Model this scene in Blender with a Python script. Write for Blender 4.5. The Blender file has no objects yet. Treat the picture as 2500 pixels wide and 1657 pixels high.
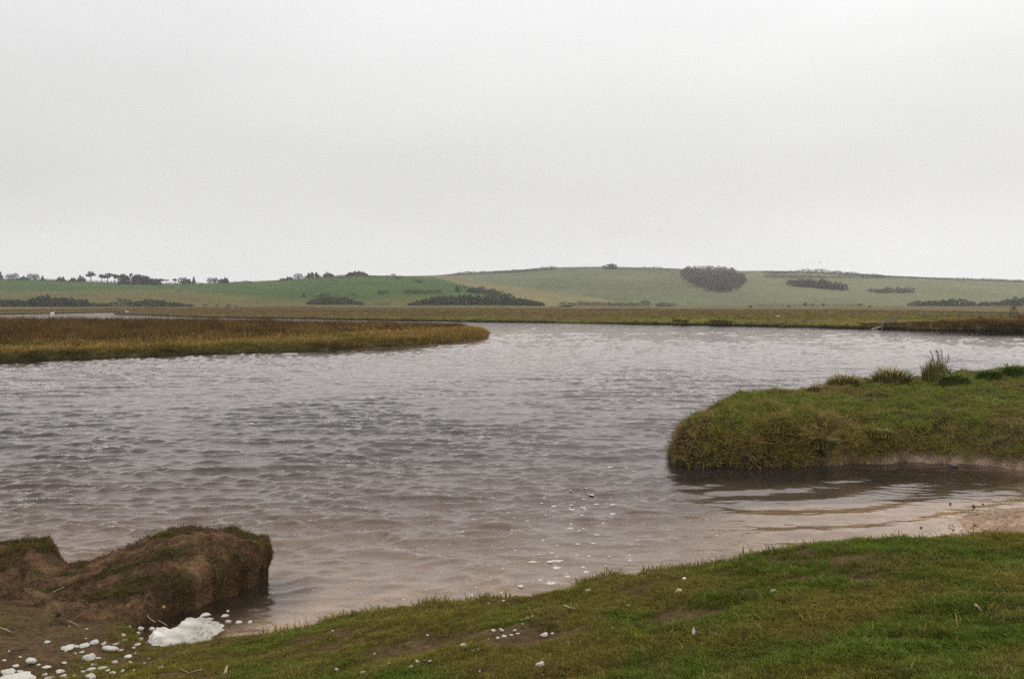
import bpy, bmesh, math, random
import numpy as np
from mathutils import Vector

SC = bpy.context.scene
COL = SC.collection
R = math.radians

# ------------------------------------------------------------------ camera
H = 2.8                      # eye height above the water
F, CX, HY = 2430.0, 1250.0, 738.0   # focal length, centre column and horizon row on a 2500 px wide frame
cam_d = bpy.data.cameras.new('camera')
cam = bpy.data.objects.new('camera', cam_d); COL.objects.link(cam)
cam.location = (0, 0, H); cam.rotation_euler = (R(90), 0, 0)
cam_d.sensor_width = 36; cam_d.lens = 36 * F / 2500
cam_d.shift_y = -(828.5 - HY) / 2500
cam_d.clip_start = 0.1; cam_d.clip_end = 12000
SC.camera = cam

# ------------------------------------------------------------------ sky and sun (overcast)
SUN_EL, SUN_AZ = R(66), R(35)        # azimuth clockwise from the view direction
world = bpy.data.worlds.new('World'); SC.world = world; world.use_nodes = True
wn, wl = world.node_tree.nodes, world.node_tree.links
wn.clear()
w_out = wn.new('ShaderNodeOutputWorld'); w_bg = wn.new('ShaderNodeBackground')
w_sky = wn.new('ShaderNodeTexSky'); w_sky.sky_type = 'NISHITA'; w_sky.sun_disc = False
w_sky.sun_elevation = SUN_EL; w_sky.sun_rotation = SUN_AZ; w_sky.air_density = 2; w_sky.dust_density = 6
w_tc = wn.new('ShaderNodeTexCoord'); w_sep = wn.new('ShaderNodeSeparateXYZ')
w_pow = wn.new('ShaderNodeMath'); w_pow.operation = 'POWER'; w_pow.inputs[1].default_value = 0.5; w_pow.use_clamp = True
w_max = wn.new('ShaderNodeMath'); w_max.operation = 'MAXIMUM'; w_max.inputs[1].default_value = 0.0
w_ramp = wn.new('ShaderNodeValToRGB'); w_ramp.color_ramp.interpolation = 'B_SPLINE'
stops = [(0.0, (.86, .86, .845)), (0.17, (.84, .84, .825)), (0.26, (.69, .69, .682)), (0.36, (.60, .598, .595)), (0.46, (.67, .67, .665)),
         (0.55, (.745, .747, .742)), (0.72, (.81, .815, .81)), (1.0, (.90, .905, .905))]
cr = w_ramp.color_ramp
while len(cr.elements) < len(stops): cr.elements.new(0.5)
for e, (p, c) in zip(cr.elements, stops): e.position = p; e.color = (*c, 1)
w_mulx = wn.new('ShaderNodeMath'); w_mulx.operation = 'MULTIPLY_ADD'; w_mulx.inputs[1].default_value = 0.13; w_mulx.inputs[2].default_value = 1.0
w_noise = wn.new('ShaderNodeTexNoise'); w_noise.inputs['Scale'].default_value = 2.2; w_noise.inputs['Detail'].default_value = 3
w_map = wn.new('ShaderNodeMapping'); w_map.inputs['Scale'].default_value = (1, 1, 3.5)
w_nr = wn.new('ShaderNodeMapRange'); w_nr.inputs['From Min'].default_value = .3; w_nr.inputs['From Max'].default_value = .7
w_nr.inputs['To Min'].default_value = .945; w_nr.inputs['To Max'].default_value = 1.045
w_m2 = wn.new('ShaderNodeMath'); w_m2.operation = 'MULTIPLY'
w_vm = wn.new('ShaderNodeVectorMath'); w_vm.operation = 'SCALE'
w_mix = wn.new('ShaderNodeMix'); w_mix.data_type = 'RGBA'; w_mix.inputs[0].default_value = 0.06
w_ss = wn.new('ShaderNodeVectorMath'); w_ss.operation = 'SCALE'; w_ss.inputs['Scale'].default_value = 0.1
wl.new(w_tc.outputs['Generated'], w_sep.inputs[0]); wl.new(w_sep.outputs['Z'], w_max.inputs[0]); wl.new(w_max.outputs[0], w_pow.inputs[0])
wl.new(w_pow.outputs[0], w_ramp.inputs[0]); wl.new(w_sep.outputs['X'], w_mulx.inputs[0])
wl.new(w_tc.outputs['Generated'], w_map.inputs[0]); wl.new(w_map.outputs[0], w_noise.inputs['Vector'])
wl.new(w_noise.outputs[0], w_nr.inputs['Value']); wl.new(w_nr.outputs[0], w_m2.inputs[0]); wl.new(w_mulx.outputs[0], w_m2.inputs[1])
wl.new(w_ramp.outputs[0], w_vm.inputs[0]); wl.new(w_m2.outputs[0], w_vm.inputs['Scale'])
wl.new(w_sky.outputs[0], w_ss.inputs[0])
wl.new(w_vm.outputs[0], w_mix.inputs[6]); wl.new(w_ss.outputs[0], w_mix.inputs[7]); wl.new(w_mix.outputs[2], w_bg.inputs[0])
w_bg.inputs[1].default_value = 1.0
wl.new(w_bg.outputs[0], w_out.inputs[0])

sun_d = bpy.data.lights.new('sun', 'SUN'); sun_d.energy = 0.85; sun_d.angle = R(60); sun_d.color = (1, .965, .92)
sun = bpy.data.objects.new('sun', sun_d); COL.objects.link(sun)
sv = Vector((math.sin(SUN_AZ) * math.cos(SUN_EL), math.cos(SUN_AZ) * math.cos(SUN_EL), math.sin(SUN_EL)))
sun.rotation_euler = sv.to_track_quat('Z', 'Y').to_euler()

SC.view_settings.view_transform = 'Standard'; SC.view_settings.look = 'None'
SC.view_settings.exposure = 0.36; SC.view_settings.gamma = 1.0; SC.view_settings.use_curve_mapping = False
SC.render.engine = 'CYCLES'
SC.cycles.use_denoising = False
SC.cycles.max_bounces = 6; SC.cycles.diffuse_bounces = 3; SC.cycles.glossy_bounces = 3
SC.cycles.transparent_max_bounces = 8; SC.cycles.volume_bounces = 0
SC.cycles.sample_clamp_indirect = 6

# ------------------------------------------------------------------ numeric helpers
rng = np.random.default_rng(7)
random.seed(7)

def smooth(a, b, x):
    t = np.clip((x - a) / (b - a), 0, 1); return t * t * (3 - 2 * t)

def _hash(ix, iy, s):
    h = (ix.astype(np.int64) * 374761393 + iy.astype(np.int64) * 668265263 + s * 974634777) & 0xffffffff
    h = ((h ^ (h >> 13)) * 1274126177) & 0xffffffff
    h = (h ^ (h >> 16)) & 0xffffffff
    return h

def perlin(x, y, s=0):
    x = np.asarray(x, float); y = np.asarray(y, float)
    xi, yi = np.floor(x), np.floor(y); xf, yf = x - xi, y - yi
    xi = xi.astype(np.int64); yi = yi.astype(np.int64)
    def g(ix, iy, dx, dy):
        a = _hash(ix, iy, s) / 4294967296.0 * 2 * np.pi
        return np.cos(a) * dx + np.sin(a) * dy
    u = xf * xf * xf * (xf * (xf * 6 - 15) + 10); v = yf * yf * yf * (yf * (yf * 6 - 15) + 10)
    a = g(xi, yi, xf, yf) * (1 - u) + g(xi + 1, yi, xf - 1, yf) * u
    b = g(xi, yi + 1, xf, yf - 1) * (1 - u) + g(xi + 1, yi + 1, xf - 1, yf - 1) * u
    return (a * (1 - v) + b * v) * 1.4

def fbm(x, y, s=0, oct=4, gain=.5):
    t = 0; a = 1.0; f = 1.0
    for o in range(oct):
        t = t + a * perlin(x * f + 17.3 * o, y * f - 9.1 * o, s + o); a *= gain; f *= 2.03
    return t

def sdist(x, y, poly):
    """signed distance to a closed polygon, positive inside"""
    x = np.asarray(x, float); y = np.asarray(y, float)
    best = np.full(x.shape, 1e9); inside = np.zeros(x.shape, bool)
    n = len(poly)
    for i in range(n):
        x0, y0 = poly[i]; x1, y1 = poly[(i + 1) % n]
        dx, dy = x1 - x0, y1 - y0
        t = np.clip(((x - x0) * dx + (y - y0) * dy) / (dx * dx + dy * dy + 1e-12), 0, 1)
        best = np.minimum(best, np.hypot(x - x0 - t * dx, y - y0 - t * dy))
        c = ((y0 > y) != (y1 > y)) & (x < (x1 - x0) * (y - y0) / ((y1 - y0) if abs(y1 - y0) > 1e-12 else 1e-12) + x0)
        inside ^= c
    return np.where(inside, best, -best)

def at(px, py, z=0.0):
    """point at height z seen at pixel (px, py)"""
    t = (py - HY) / F; d = (H - z) / t
    return ((px - CX) / F * d, d)

# ------------------------------------------------------------------ mesh helpers
def new_mesh(name, V, Q=None, T=None, smooth_shade=True, attrs=None):
    V = np.asarray(V, np.float32)
    me = bpy.data.meshes.new(name)
    nq = 0 if Q is None else len(Q); nt = 0 if T is None else len(T)
    me.vertices.add(len(V)); me.vertices.foreach_set('co', V.ravel())
    loops = []
    if nq: loops.append(np.asarray(Q, np.int32).ravel())
    if nt: loops.append(np.asarray(T, np.int32).ravel())
    if loops:
        L = np.concatenate(loops)
        me.loops.add(len(L)); me.loops.foreach_set('vertex_index', L)
        st = np.concatenate([np.arange(nq, dtype=np.int32) * 4, nq * 4 + np.arange(nt, dtype=np.int32) * 3])
        me.polygons.add(nq + nt); me.polygons.foreach_set('loop_start', st)
        me.polygons.foreach_set('use_smooth', np.full(nq + nt, smooth_shade))
    for k, a in (attrs or {}).items():
        a = np.asarray(a, np.float32)
        if a.ndim == 1:
            at_ = me.attributes.new(k, 'FLOAT', 'POINT'); at_.data.foreach_set('value', a)
        elif a.shape[1] == 3:
            at_ = me.attributes.new(k, 'FLOAT_COLOR', 'POINT'); at_.data.foreach_set('color', np.c_[a, np.ones(len(a))].astype(np.float32).ravel())
    me.update(); me.validate()
    return me

def obj(name, me, mat=None, parent=None, loc=(0, 0, 0)):
    o = bpy.data.objects.new(name, me); COL.objects.link(o)
    if mat is not None and me is not None and len(me.materials) == 0: me.materials.append(mat)
    o.location = loc
    if parent is not None: o.parent = parent
    return o

def tag(o, label=None, cat=None, group=None, kind=None):
    if label: o['label'] = label
    if cat: o['category'] = cat
    if group: o['group'] = group
    if kind: o['kind'] = kind
    return o

def empty(name, loc):
    o = bpy.data.objects.new(name, None); COL.objects.link(o); o.location = loc; o.empty_display_size = .1
    return o

def grid_quads(nu, nv, keep=None):
    i = np.arange((nu - 1) * (nv - 1)); r, c = i // (nv - 1), i % (nv - 1)
    a = r * nv + c
    q = np.stack([a, a + 1, a + nv + 1, a + nv], 1)
    return q if keep is None else q[keep[q].any(1)]

def compact(V, Q, attrs):
    used = np.unique(Q); m = np.full(len(V), -1); m[used] = np.arange(len(used))
    return V[used], m[Q], {k: a[used] for k, a in attrs.items()}

class MB:
    """collects tubes, boxes and quads into one mesh"""
    def __init__(s): s.V = []; s.Q = []; s.T = []; s.n = 0
    def add(s, V, Q=None, T=None):
        V = np.asarray(V, float).reshape(-1, 3)
        if Q is not None and len(Q): s.Q.append(np.asarray(Q) + s.n)
        if T is not None and len(T): s.T.append(np.asarray(T) + s.n)
        s.V.append(V); s.n += len(V)
    def tube(s, pts, rad, seg=6):
        pts = [Vector(p) for p in pts]; rings = []
        for i, p in enumerate(pts):
            d = (pts[min(i + 1, len(pts) - 1)] - pts[max(i - 1, 0)]).normalized()
            a = d.cross(Vector((.31, .17, .93))); a = a.normalized() if a.length > 1e-5 else Vector((1, 0, 0)); b = d.cross(a)
            for k in range(seg):
                t = 2 * math.pi * k / seg
                rings.append(p + (a * math.cos(t) + b * math.sin(t)) * rad[i])
        Q = [(i * seg + k, i * seg + (k + 1) % seg, (i + 1) * seg + (k + 1) % seg, (i + 1) * seg + k) for i in range(len(pts) - 1) for k in range(seg)]
        n = len(pts) * seg
        rings += [pts[0], pts[-1]]
        T = [(n, (k + 1) % seg, k) for k in range(seg)] + [(n + 1, n - seg + k, n - seg + (k + 1) % seg) for k in range(seg)]
        s.add([tuple(v) for v in rings], Q, T)
    def beam(s, p, q, w, h):
        p, q = Vector(p), Vector(q); d = (q - p).normalized()
        a = d.cross(Vector((0, 0, 1)));
        a = a.normalized() if a.length > 1e-4 else Vector((1, 0, 0)); b = a.cross(d)
        V = [e + a * sx * w / 2 + b * sy * h / 2 for e in (p, q) for sx, sy in ((-1, -1), (1, -1), (1, 1), (-1, 1))]
        s.add([tuple(v) for v in V], [(0, 1, 2, 3), (7, 6, 5, 4), (0, 4, 5, 1), (1, 5, 6, 2), (2, 6, 7, 3), (3, 7, 4, 0)])
    def leaves(s, P, size, upright=0.0, flat=0.0):
        """small randomly turned quads at points P"""
        n = len(P); P = np.asarray(P, float)
        a = rng.normal(size=(n, 3)); b = rng.normal(size=(n, 3))
        a[:, 2] *= (1 - flat); a[:, 2] += upright * 2
        a /= np.linalg.norm(a, axis=1)[:, None] + 1e-9
        b -= (a * b).sum(1)[:, None] * a; b /= np.linalg.norm(b, axis=1)[:, None] + 1e-9
        sz = (np.asarray(size) * rng.uniform(.6, 1.35, n))[:, None]
        asp = rng.uniform(.45, .9, n)[:, None]
        V = np.stack([P - a * sz - b * sz * asp * .5, P + b * sz * asp * .1 - a * sz * .1 + b * sz * asp * .6, P + a * sz + b * sz * asp * .2, P + a * sz * .1 - b * sz * asp * .8], 1).reshape(-1, 3)
        Q = np.arange(4 * n).reshape(n, 4)
        s.add(V, Q)
    def mesh(s, name, smooth_shade=False):
        return new_mesh(name, np.concatenate(s.V), np.concatenate(s.Q) if s.Q else None, np.concatenate(s.T) if s.T else None, smooth_shade)

# ------------------------------------------------------------------ materials
def mat(name):
    m = bpy.data.materials.new(name); m.use_nodes = True
    nt = m.node_tree; b = nt.nodes['Principled BSDF']
    return m, nt, b

def N(nt, t, **kw):
    n = nt.nodes.new(t)
    for k, v in kw.items():
        if k in n.inputs: n.inputs[k].default_value = v
        else: setattr(n, k, v)
    return n

def ramp(nt, fac, stops):
    r = N(nt, 'ShaderNodeValToRGB'); e = r.color_ramp.elements
    while len(e) < len(stops): e.new(.5)
    for x, (p, c) in zip(e, stops): x.position = p; x.color = (*c, 1)
    nt.links.new(fac, r.inputs[0]); return r.outputs[0]

def noise(nt, scale, detail=4, rough=.55, vec=None, dist=0.0):
    n = N(nt, 'ShaderNodeTexNoise', Scale=scale, Detail=detail, Roughness=rough, Distortion=dist)
    if vec is None:
        tc = N(nt, 'ShaderNodeTexCoord'); vec = tc.outputs['Object']
    nt.links.new(vec, n.inputs['Vector']); return n.outputs[0]

def mixc(nt, fac, a, b, mode='MIX'):
    m = N(nt, 'ShaderNodeMix', data_type='RGBA', blend_type=mode)
    for i, v in ((0, fac), (6, a), (7, b)):
        if hasattr(v, 'links'): nt.links.new(v, m.inputs[i])
        elif i == 0: m.inputs[0].default_value = v
        else: m.inputs[i].default_value = (*v, 1)
    return m.outputs[2]

def bump(nt, b, h, strength, dist):
    n = N(nt, 'ShaderNodeBump', Strength=strength, Distance=dist)
    nt.links.new(h, n.inputs['Height']); nt.links.new(n.outputs[0], b.inputs['Normal'])

def attr(nt, name, typ='GEOMETRY'):
    a = N(nt, 'ShaderNodeAttribute', attribute_name=name); a.attribute_type = typ; return a

def simple_mat(name, c1, c2, scale, rough=.8, bs=.3, bd=.01, spec=.25, detail=5):
    m, nt, b = mat(name)
    f = noise(nt, scale, detail)
    col = ramp(nt, f, [(.3, c1), (.7, c2)])
    nt.links.new(col, b.inputs['Base Color']); b.inputs['Roughness'].default_value = rough; b.inputs['Specular IOR Level'].default_value = spec
    if bs: bump(nt, b, noise(nt, scale * 4, 4), bs, bd)
    return m

def colattr_mat(name, fine, contrast=.5, rough=.9, bs=.5, bd=.02, extra=None):
    """ground whose own colour comes from the colour stored with the mesh, broken up by fine noise"""
    m, nt, b = mat(name)
    a = attr(nt, 'col')
    f = noise(nt, fine, 6, .65); f2 = noise(nt, fine * .13, 4)
    g = ramp(nt, f, [(.25, (1 - contrast,) * 3), (.75, (1 + contrast,) * 3)])
    g2 = ramp(nt, f2, [(.3, (1 - contrast * .5, 1 - contrast * .6, 1 - contrast * .5)), (.7, (1 + contrast * .5,) * 3)])
    c = mixc(nt, 1.0, a.outputs['Color'], g, 'MULTIPLY'); c = mixc(nt, 1.0, c, g2, 'MULTIPLY')
    nt.links.new(c, b.inputs['Base Color']); b.inputs['Roughness'].default_value = rough; b.inputs['Specular IOR Level'].default_value = .06
    if bs: bump(nt, b, f, bs, bd)
    return m

def blade_mat(name, rough=.65):
    """grass blades: patch colour from the clump, shade from the blade"""
    m, nt, b = mat(name)
    t = attr(nt, 'tint', 'INSTANCER'); s = attr(nt, 'shade')
    c = mixc(nt, 1.0, t.outputs['Color'], s.outputs['Color'], 'MULTIPLY')
    nt.links.new(c, b.inputs['Base Color']); b.inputs['Roughness'].default_value = rough; b.inputs['Specular IOR Level'].default_value = .05
    tr = N(nt, 'ShaderNodeBsdfTranslucent'); nt.links.new(c, tr.inputs[0])
    mx = N(nt, 'ShaderNodeMixShader'); mx.inputs[0].default_value = .25
    out = nt.nodes['Material Output']
    nt.links.new(b.outputs[0], mx.inputs[1]); nt.links.new(tr.outputs[0], mx.inputs[2]); nt.links.new(mx.outputs[0], out.inputs[0])
    return m

M = {}
M['turf'] = colattr_mat('turf_soil', 26, .55, .95, .8, .02)
M['bed'] = colattr_mat('wet_sand', 34, .35, .75, .5, .01)
M['mud'] = colattr_mat('bank_mud', 38, .75, .9, 1.0, .035)
M['marsh'] = colattr_mat('marsh_sward', 1.3, .45, .95, .6, .15)
M['hill'] = colattr_mat('pasture', .09, .16, .95, .3, .5)
M['blade'] = blade_mat('grass_blades')
M['scrub'] = simple_mat('scrub_leaves', (.040, .042, .016), (.080, .076, .030), .35, .9, 0)
M['gorse'] = simple_mat('dark_gorse', (.026, .034, .010), (.056, .062, .018), .4, .9, 0)
M['pine'] = simple_mat('pine_needles', (.024, .030, .013), (.052, .056, .025), .5, .9, 0)
M['twig'] = simple_mat('bare_twigs', (.075, .056, .046), (.14, .108, .088), .4, .9, 0)
M['bark'] = simple_mat('bark', (.035, .028, .022), (.07, .058, .045), 3, .9, 0)
M['oldwood'] = simple_mat('weathered_timber', (.10, .09, .068), (.19, .175, .135), 6, .85, .4, .01)
M['palewood'] = simple_mat('bleached_timber', (.17, .15, .11), (.28, .25, .19), 6, .85, .4, .01)
M['drift'] = simple_mat('driftwood', (.22, .15, .095), (.40, .30, .20), 30, .8, .3, .004)
M['straw'] = simple_mat('dry_stalk', (.25, .18, .09), (.42, .32, .18), 30, .8, 0)
M['darkstalk'] = simple_mat('dark_stalk', (.03, .022, .015), (.06, .045, .03), 30, .85, 0)
M['stone'] = simple_mat('ochre_flint', (.38, .25, .13), (.55, .42, .28), 25, .7, .4, .006)
M['darkstone'] = simple_mat('dark_flint', (.018, .015, .013), (.05, .045, .04), 30, .45, .4, .005, .5)
M['feather'] = simple_mat('white_feather', (.66, .66, .6), (.8, .8, .76), 40, .8, 0)
M['plumage'] = simple_mat('swan_plumage', (.7, .7, .68), (.82, .82, .8), 6, .8, 0)
M['darkbird'] = simple_mat('dark_plumage', (.03, .03, .03), (.06, .06, .06), 6, .8, 0)
M['leaf'] = simple_mat('yellow_leaf', (.42, .24, .05), (.55, .36, .1), 30, .7, 0)

def foam_mat():
    m, nt, b = mat('river_foam')
    v = N(nt, 'ShaderNodeTexVoronoi', Scale=70.0); tc = N(nt, 'ShaderNodeTexCoord'); nt.links.new(tc.outputs['Object'], v.inputs['Vector'])
    f = noise(nt, 14, 5)
    c = ramp(nt, f, [(.3, (.50, .46, .39)), (.62, (.68, .645, .58))])
    nt.links.new(c, b.inputs['Base Color']); b.inputs['Roughness'].default_value = .75
    b.inputs['Subsurface Weight'].default_value = .0
    bump(nt, b, v.outputs['Distance'], .6, .006)
    return m
M['foam'] = foam_mat()

# ------------------------------------------------------------------ ground heights
def zcrest(x):
    return np.interp(x, [-12, -4.5, -3.4, -2.6, -2.0, -.64, .53, 1.4, 1.8, 2.7, 4, 7, 14], [.16, .13, .08, .09, .14, .42, .62, .79, .88, .95, .97, 1.0, 1.0])

def yedge(x):
    return np.interp(x, [-12, -4.5, -3.5, -3.0, -2.6, -2.0, -1.2, 0, 1.0, 2, 3, 4.5, 6, 9, 14], [9.2, 9.2, 8.9, 8.12, 8.05, 8.3, 8.1, 7.85, 7.8, 7.9, 8.0, 7.95, 7.9, 7.9, 8.0]) + .1 * perlin(x * 1.3, x * 0 + 3.3, 5) + .04 * perlin(x * 5, x * 0 + 8.3, 6)

def near_z(x, y):
    ye = yedge(x)
    z = zcrest(x) + .055 * np.clip(ye - y, 0, 20) * (.55 + .45 * smooth(-3.4, -.5, x))
    z = z + .05 * fbm(x * .8, y * .8, 11, 3) + .022 * fbm(x * 3.1, y * 3.1, 21, 3) + .010 * fbm(x * 11, y * 11, 31, 2)
    # hoof-worn hollows
    for hx, hy, hr, hd in HOLLOWS:
        z = z - hd * np.exp(-(((x - hx) / hr) ** 2 + ((y - hy) / (hr * .55)) ** 2))
    d = y - ye
    w = .13
    sp = w * np.log1p(np.exp(np.clip(d / w, -40, 40)))
    return z - .95 * sp

HOLLOWS = []
for px, py, z, r, dpt in ((2190, 1368, .98, .22, .07), (2330, 1385, .98, .2, .06), (1980, 1360, .95, .18, .04), (2190, 1545, 1.05, .12, .05), (2290, 1555, 1.05, .12, .05),
                         (2415, 1478, 1.0, .12, .06), (2470, 1550, 1.05, .14, .05), (2160, 1642, 1.1, .16, .05), (1720, 1480, .85, .3, .04), (1300, 1540, .66, .25, .04),
                         (1880, 1345, .93, .16, .05), (2130, 1400, .98, .25, .03), (1040, 1570, .5, .3, .03)):
    X_, Y_ = at(px, py, z); HOLLOWS.append((X_, Y_, r, dpt))

def bed_z(x, y):
    dp = .06 + .085 * np.clip(y - 8.7, 0, 40)
    inlet = smooth(1.2, 3.4, x + .25 * np.clip(13 - y, -3, 4)) * (1 - smooth(15.5, 18.5, y))
    di = .05 + .035 * np.clip(7.2 - x, 0, 6) + .10 * np.exp(-((y - 15.4) / 1.1) ** 2) * smooth(9.5, 7, x)
    di = di - .42 * smooth(7.6, 10.5, x) * smooth(14, 16.5, y) - .2 * smooth(8.2, 10, x)
    di = di * np.where(di > 0, .75, 1) + .022 + .4 * np.exp(-((y - 16.3) / .9) ** 2) * smooth(8.5, 6, x)
    dp = dp * (1 - inlet) + di * inlet
    bump_ = .235 * np.exp(-(((x - 7.1) / 1.6) ** 2 + ((y - 12.4) / 1.1) ** 2)) + .14 * np.exp(-(((x - 7.6) / 1.3) ** 2 + ((y - 10.2) / 1.2) ** 2))
    z = -np.clip(dp, -.5, 1.5) + bump_ + .014 * fbm(x * 2.2, y * 2.2, 41, 3) + .006 * fbm(x * 9, y * 9, 45, 2)
    return z

MUD_POLY = [(-2.44, 10.15), (-2.46, 9.9), (-2.58, 9.56), (-2.88, 8.95), (-3.04, 8.7), (-3.3, 8.45), (-3.7, 8.0), (-4.5, 7.0), (-8, 5.6), (-10, 7), (-10, 10.2),
            (-5.3, 10.28), (-4.85, 10.36), (-4.62, 10.34), (-4.5, 10.22), (-4.1, 10.25), (-3.9, 10.36), (-3.55, 10.46), (-3.0, 10.52), (-2.6, 10.42)]
def mud_z(x, y):
    xx = x + .05 * fbm(x * 4, y * 4, 51, 3); yy = y + .05 * fbm(x * 4, y * 4, 57, 3)
    d = sdist(xx, yy, MUD_POLY)
    blk = np.interp(x, [-6, -4.6, -4.2, -3.85, -3.5, -3.0, -2.55], [.1, .1, .18, .62, .98, 1.06, .74])
    fr = np.interp(x, [-4, -3.4, -2.9, -2.6], [9.3, 8.95, 8.95, 9.1])
    top = .15 + .32 * blk * smooth(fr - .35, fr + .85, y) + .03 * smooth(8.6, 7, y)
    left = smooth(-4.45, -4.75, x) * smooth(9.55, 10.0, y) * .2
    top = top + left + .035 * fbm(x * 1.7, y * 1.7, 61, 4) + .05 * np.abs(fbm(x * 3.5, y * 3.5, 67, 4)) - .02 + .02 * np.abs(fbm(x * 11, y * 11, 71, 3)) + .006 * fbm(x * 30, y * 30, 73, 1)
    # burrow at the foot of the block
    hx, hy = at(402, 1485, .12)
    top = top - .16 * np.exp(-(((x - hx) / .11) ** 2 + ((y - hy) / .16) ** 2))
    z = -.3 + (top + .3) * smooth(-.02, .2, d) ** .8
    return z

SPIT_POLY = [(2.74, 17.5), (2.85, 17.1), (3.05, 16.85), (3.6, 16.75), (4.13, 16.78), (5.3, 17.05), (6.9, 17.25), (7.9, 17.0), (8.5, 16.3), (10, 15.4), (14, 14), (24, 13), (24, 34), (17, 31.5), (15.3, 30.4),
             (12.5, 28.6), (9.7, 26.4), (8.0, 26.0), (7.4, 24.5), (6.7, 23.5), (5.6, 22.7), (4.6, 22.2), (4.0, 20.5), (3.3, 19.0), (2.85, 18.3)]
def spit_z(x, y):
    xx = x + .22 * fbm(x * 1.3, y * 1.3, 81, 4); yy = y + .22 * fbm(x * 1.3, y * 1.3, 87, 4)
    d = sdist(xx, yy, SPIT_POLY)
    steep = smooth(7.2, 4.6, x) + smooth(18.5, 20.5, y); steep = np.clip(steep, 0, 1)
    w = .55 * steep + 1.7 * (1 - steep)
    top = .74 + .08 * fbm(x * .6, y * .6, 91, 3) + .09 * fbm(x * 1.7, y * 1.7, 93, 3) + .035 * fbm(x * 5, y * 5, 97, 2) + .012 * np.clip(y - 20, 0, 12)
    prof = np.sin(np.clip(d / w, 0, 1) * np.pi / 2) ** .8
    beach = .10 * smooth(0, .5, d) * (1 - steep)
    return np.where(d > -1, -.25 + (top + .25) * prof + beach * (1 - prof), -.25 + np.minimum(0, d + 1) * .4)

# near ground sheet: bank + bed
xs = np.unique(np.r_[np.arange(-14, -5.5, .14), np.arange(-5.5, 6.2, .04), np.arange(6.2, 20.1, .12)])
ys = np.unique(np.r_[np.arange(1.5, 3.6, .15), np.arange(3.6, 9.6, .036), np.arange(9.6, 19, .09), np.arange(19, 38, .35)])
GY, GX = np.meshgrid(ys, xs, indexing='ij')
gx, gy = GX.ravel(), GY.ravel()
zn, zb = near_z(gx, gy), bed_z(gx, gy)
gz = np.maximum(zn, zb)

def turf_wear(x, y):
    """0 grassy .. 1 bare soil"""
    w = .55 * fbm(x * 1.1 + 3, y * 1.9, 101, 4) + .35 * fbm(x * 4, y * 5, 105, 3)
    w = w - .12 + .10 * smooth(.2, -2.6, x) + .14 * smooth(6.6, 7.8, y) - .22 * smooth(0, 2.6, x) * smooth(7.0, 5.8, y)
    for hx, hy, hr, hd in HOLLOWS:
        if hy > 6.0: w = w + 1.0 * np.exp(-(((x - hx) / (hr * 1.4)) ** 2 + ((y - hy) / (hr * .7)) ** 2))
    w = w + .75 * smooth(-2.9, -3.5, x)
    return smooth(.12, .62, w)

wear = turf_wear(gx, gy)
soil = np.array([.085, .055, .028]); thatch = np.array([.075, .058, .018]); sand = np.array([.56, .44, .325]); sandw = np.array([.42, .33, .25])
gc = thatch * (1 - wear)[:, None] + soil * wear[:, None]
under = smooth(.10, -.02, gz - 0.0)[:, None] * (zb > zn - .05)[:, None]
bedc = sand * (.82 + .3 * fbm(gx * 3, gy * 3, 111, 3))[:, None]
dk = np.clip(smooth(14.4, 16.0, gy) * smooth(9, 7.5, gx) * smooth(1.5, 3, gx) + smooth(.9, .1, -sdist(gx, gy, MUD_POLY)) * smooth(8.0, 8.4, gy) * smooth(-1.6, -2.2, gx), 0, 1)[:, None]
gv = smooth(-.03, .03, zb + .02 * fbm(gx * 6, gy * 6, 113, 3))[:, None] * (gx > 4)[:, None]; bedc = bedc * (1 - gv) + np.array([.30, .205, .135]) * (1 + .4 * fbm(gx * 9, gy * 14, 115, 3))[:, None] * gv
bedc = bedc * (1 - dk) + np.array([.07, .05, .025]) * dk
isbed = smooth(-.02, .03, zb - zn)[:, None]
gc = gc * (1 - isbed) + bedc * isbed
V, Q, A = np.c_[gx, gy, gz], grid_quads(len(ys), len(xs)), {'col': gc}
ground = obj('ground', new_mesh('ground', V, Q, attrs=A), M['turf']); tag(ground, kind='structure')

# mud bank
mx_ = np.unique(np.r_[np.arange(-9.5, -6, .1), np.arange(-6, -2.1, .02)]); my_ = np.arange(6.4, 10.8, .022)
GY, GX = np.meshgrid(my_, mx_, indexing='ij'); x, y = GX.ravel(), GY.ravel(); z = mud_z(x, y)
dm = sdist(x, y, MUD_POLY)
z = np.where(dm < .25, np.minimum(z, z), z)
fade = smooth(-3.6, -4.6, x) * smooth(8.6, 7.4, y)
z = z - .10 * fade
keep = z > np.maximum(near_z(x, y), -.28) - .06
cl = fbm(x * 2.2, y * 2.2, 121, 4)
mc = np.array([.118, .070, .036])[None] * (1 + .35 * cl)[:, None]
dark = smooth(.0, .5, fbm(x * 3.3, y * 4, 125, 4))[:, None]
mc = mc * (1 - .55 * dark) + np.array([.022, .018, .010]) * .55 * dark
gr = smooth(.05, .35, fbm(x * 1.6, y * 2.4, 131, 3) + .45 * smooth(-3.2, -2.7, x) + .5 * smooth(9.9, 10.3, y) * (np.abs(x + 3.7) > .75))[:, None]
mc = mc * (1 - .6 * gr) + np.array([.045, .042, .016]) * .6 * gr
mc[z < .05] *= .75
ov = smooth(.03, .28, z) * smooth(-3.3, -2.55, x) * (y < 10.6)
V, Q, A = compact(np.c_[x + .11 * ov, y - .07 * ov * smooth(10.2, 9.4, y), z], grid_quads(len(my_), len(mx_), keep), {'col': mc})
mud = obj('mud_bank', new_mesh('mud_bank', V, Q, attrs=A), M['mud']); tag(mud, kind='structure')

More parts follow.
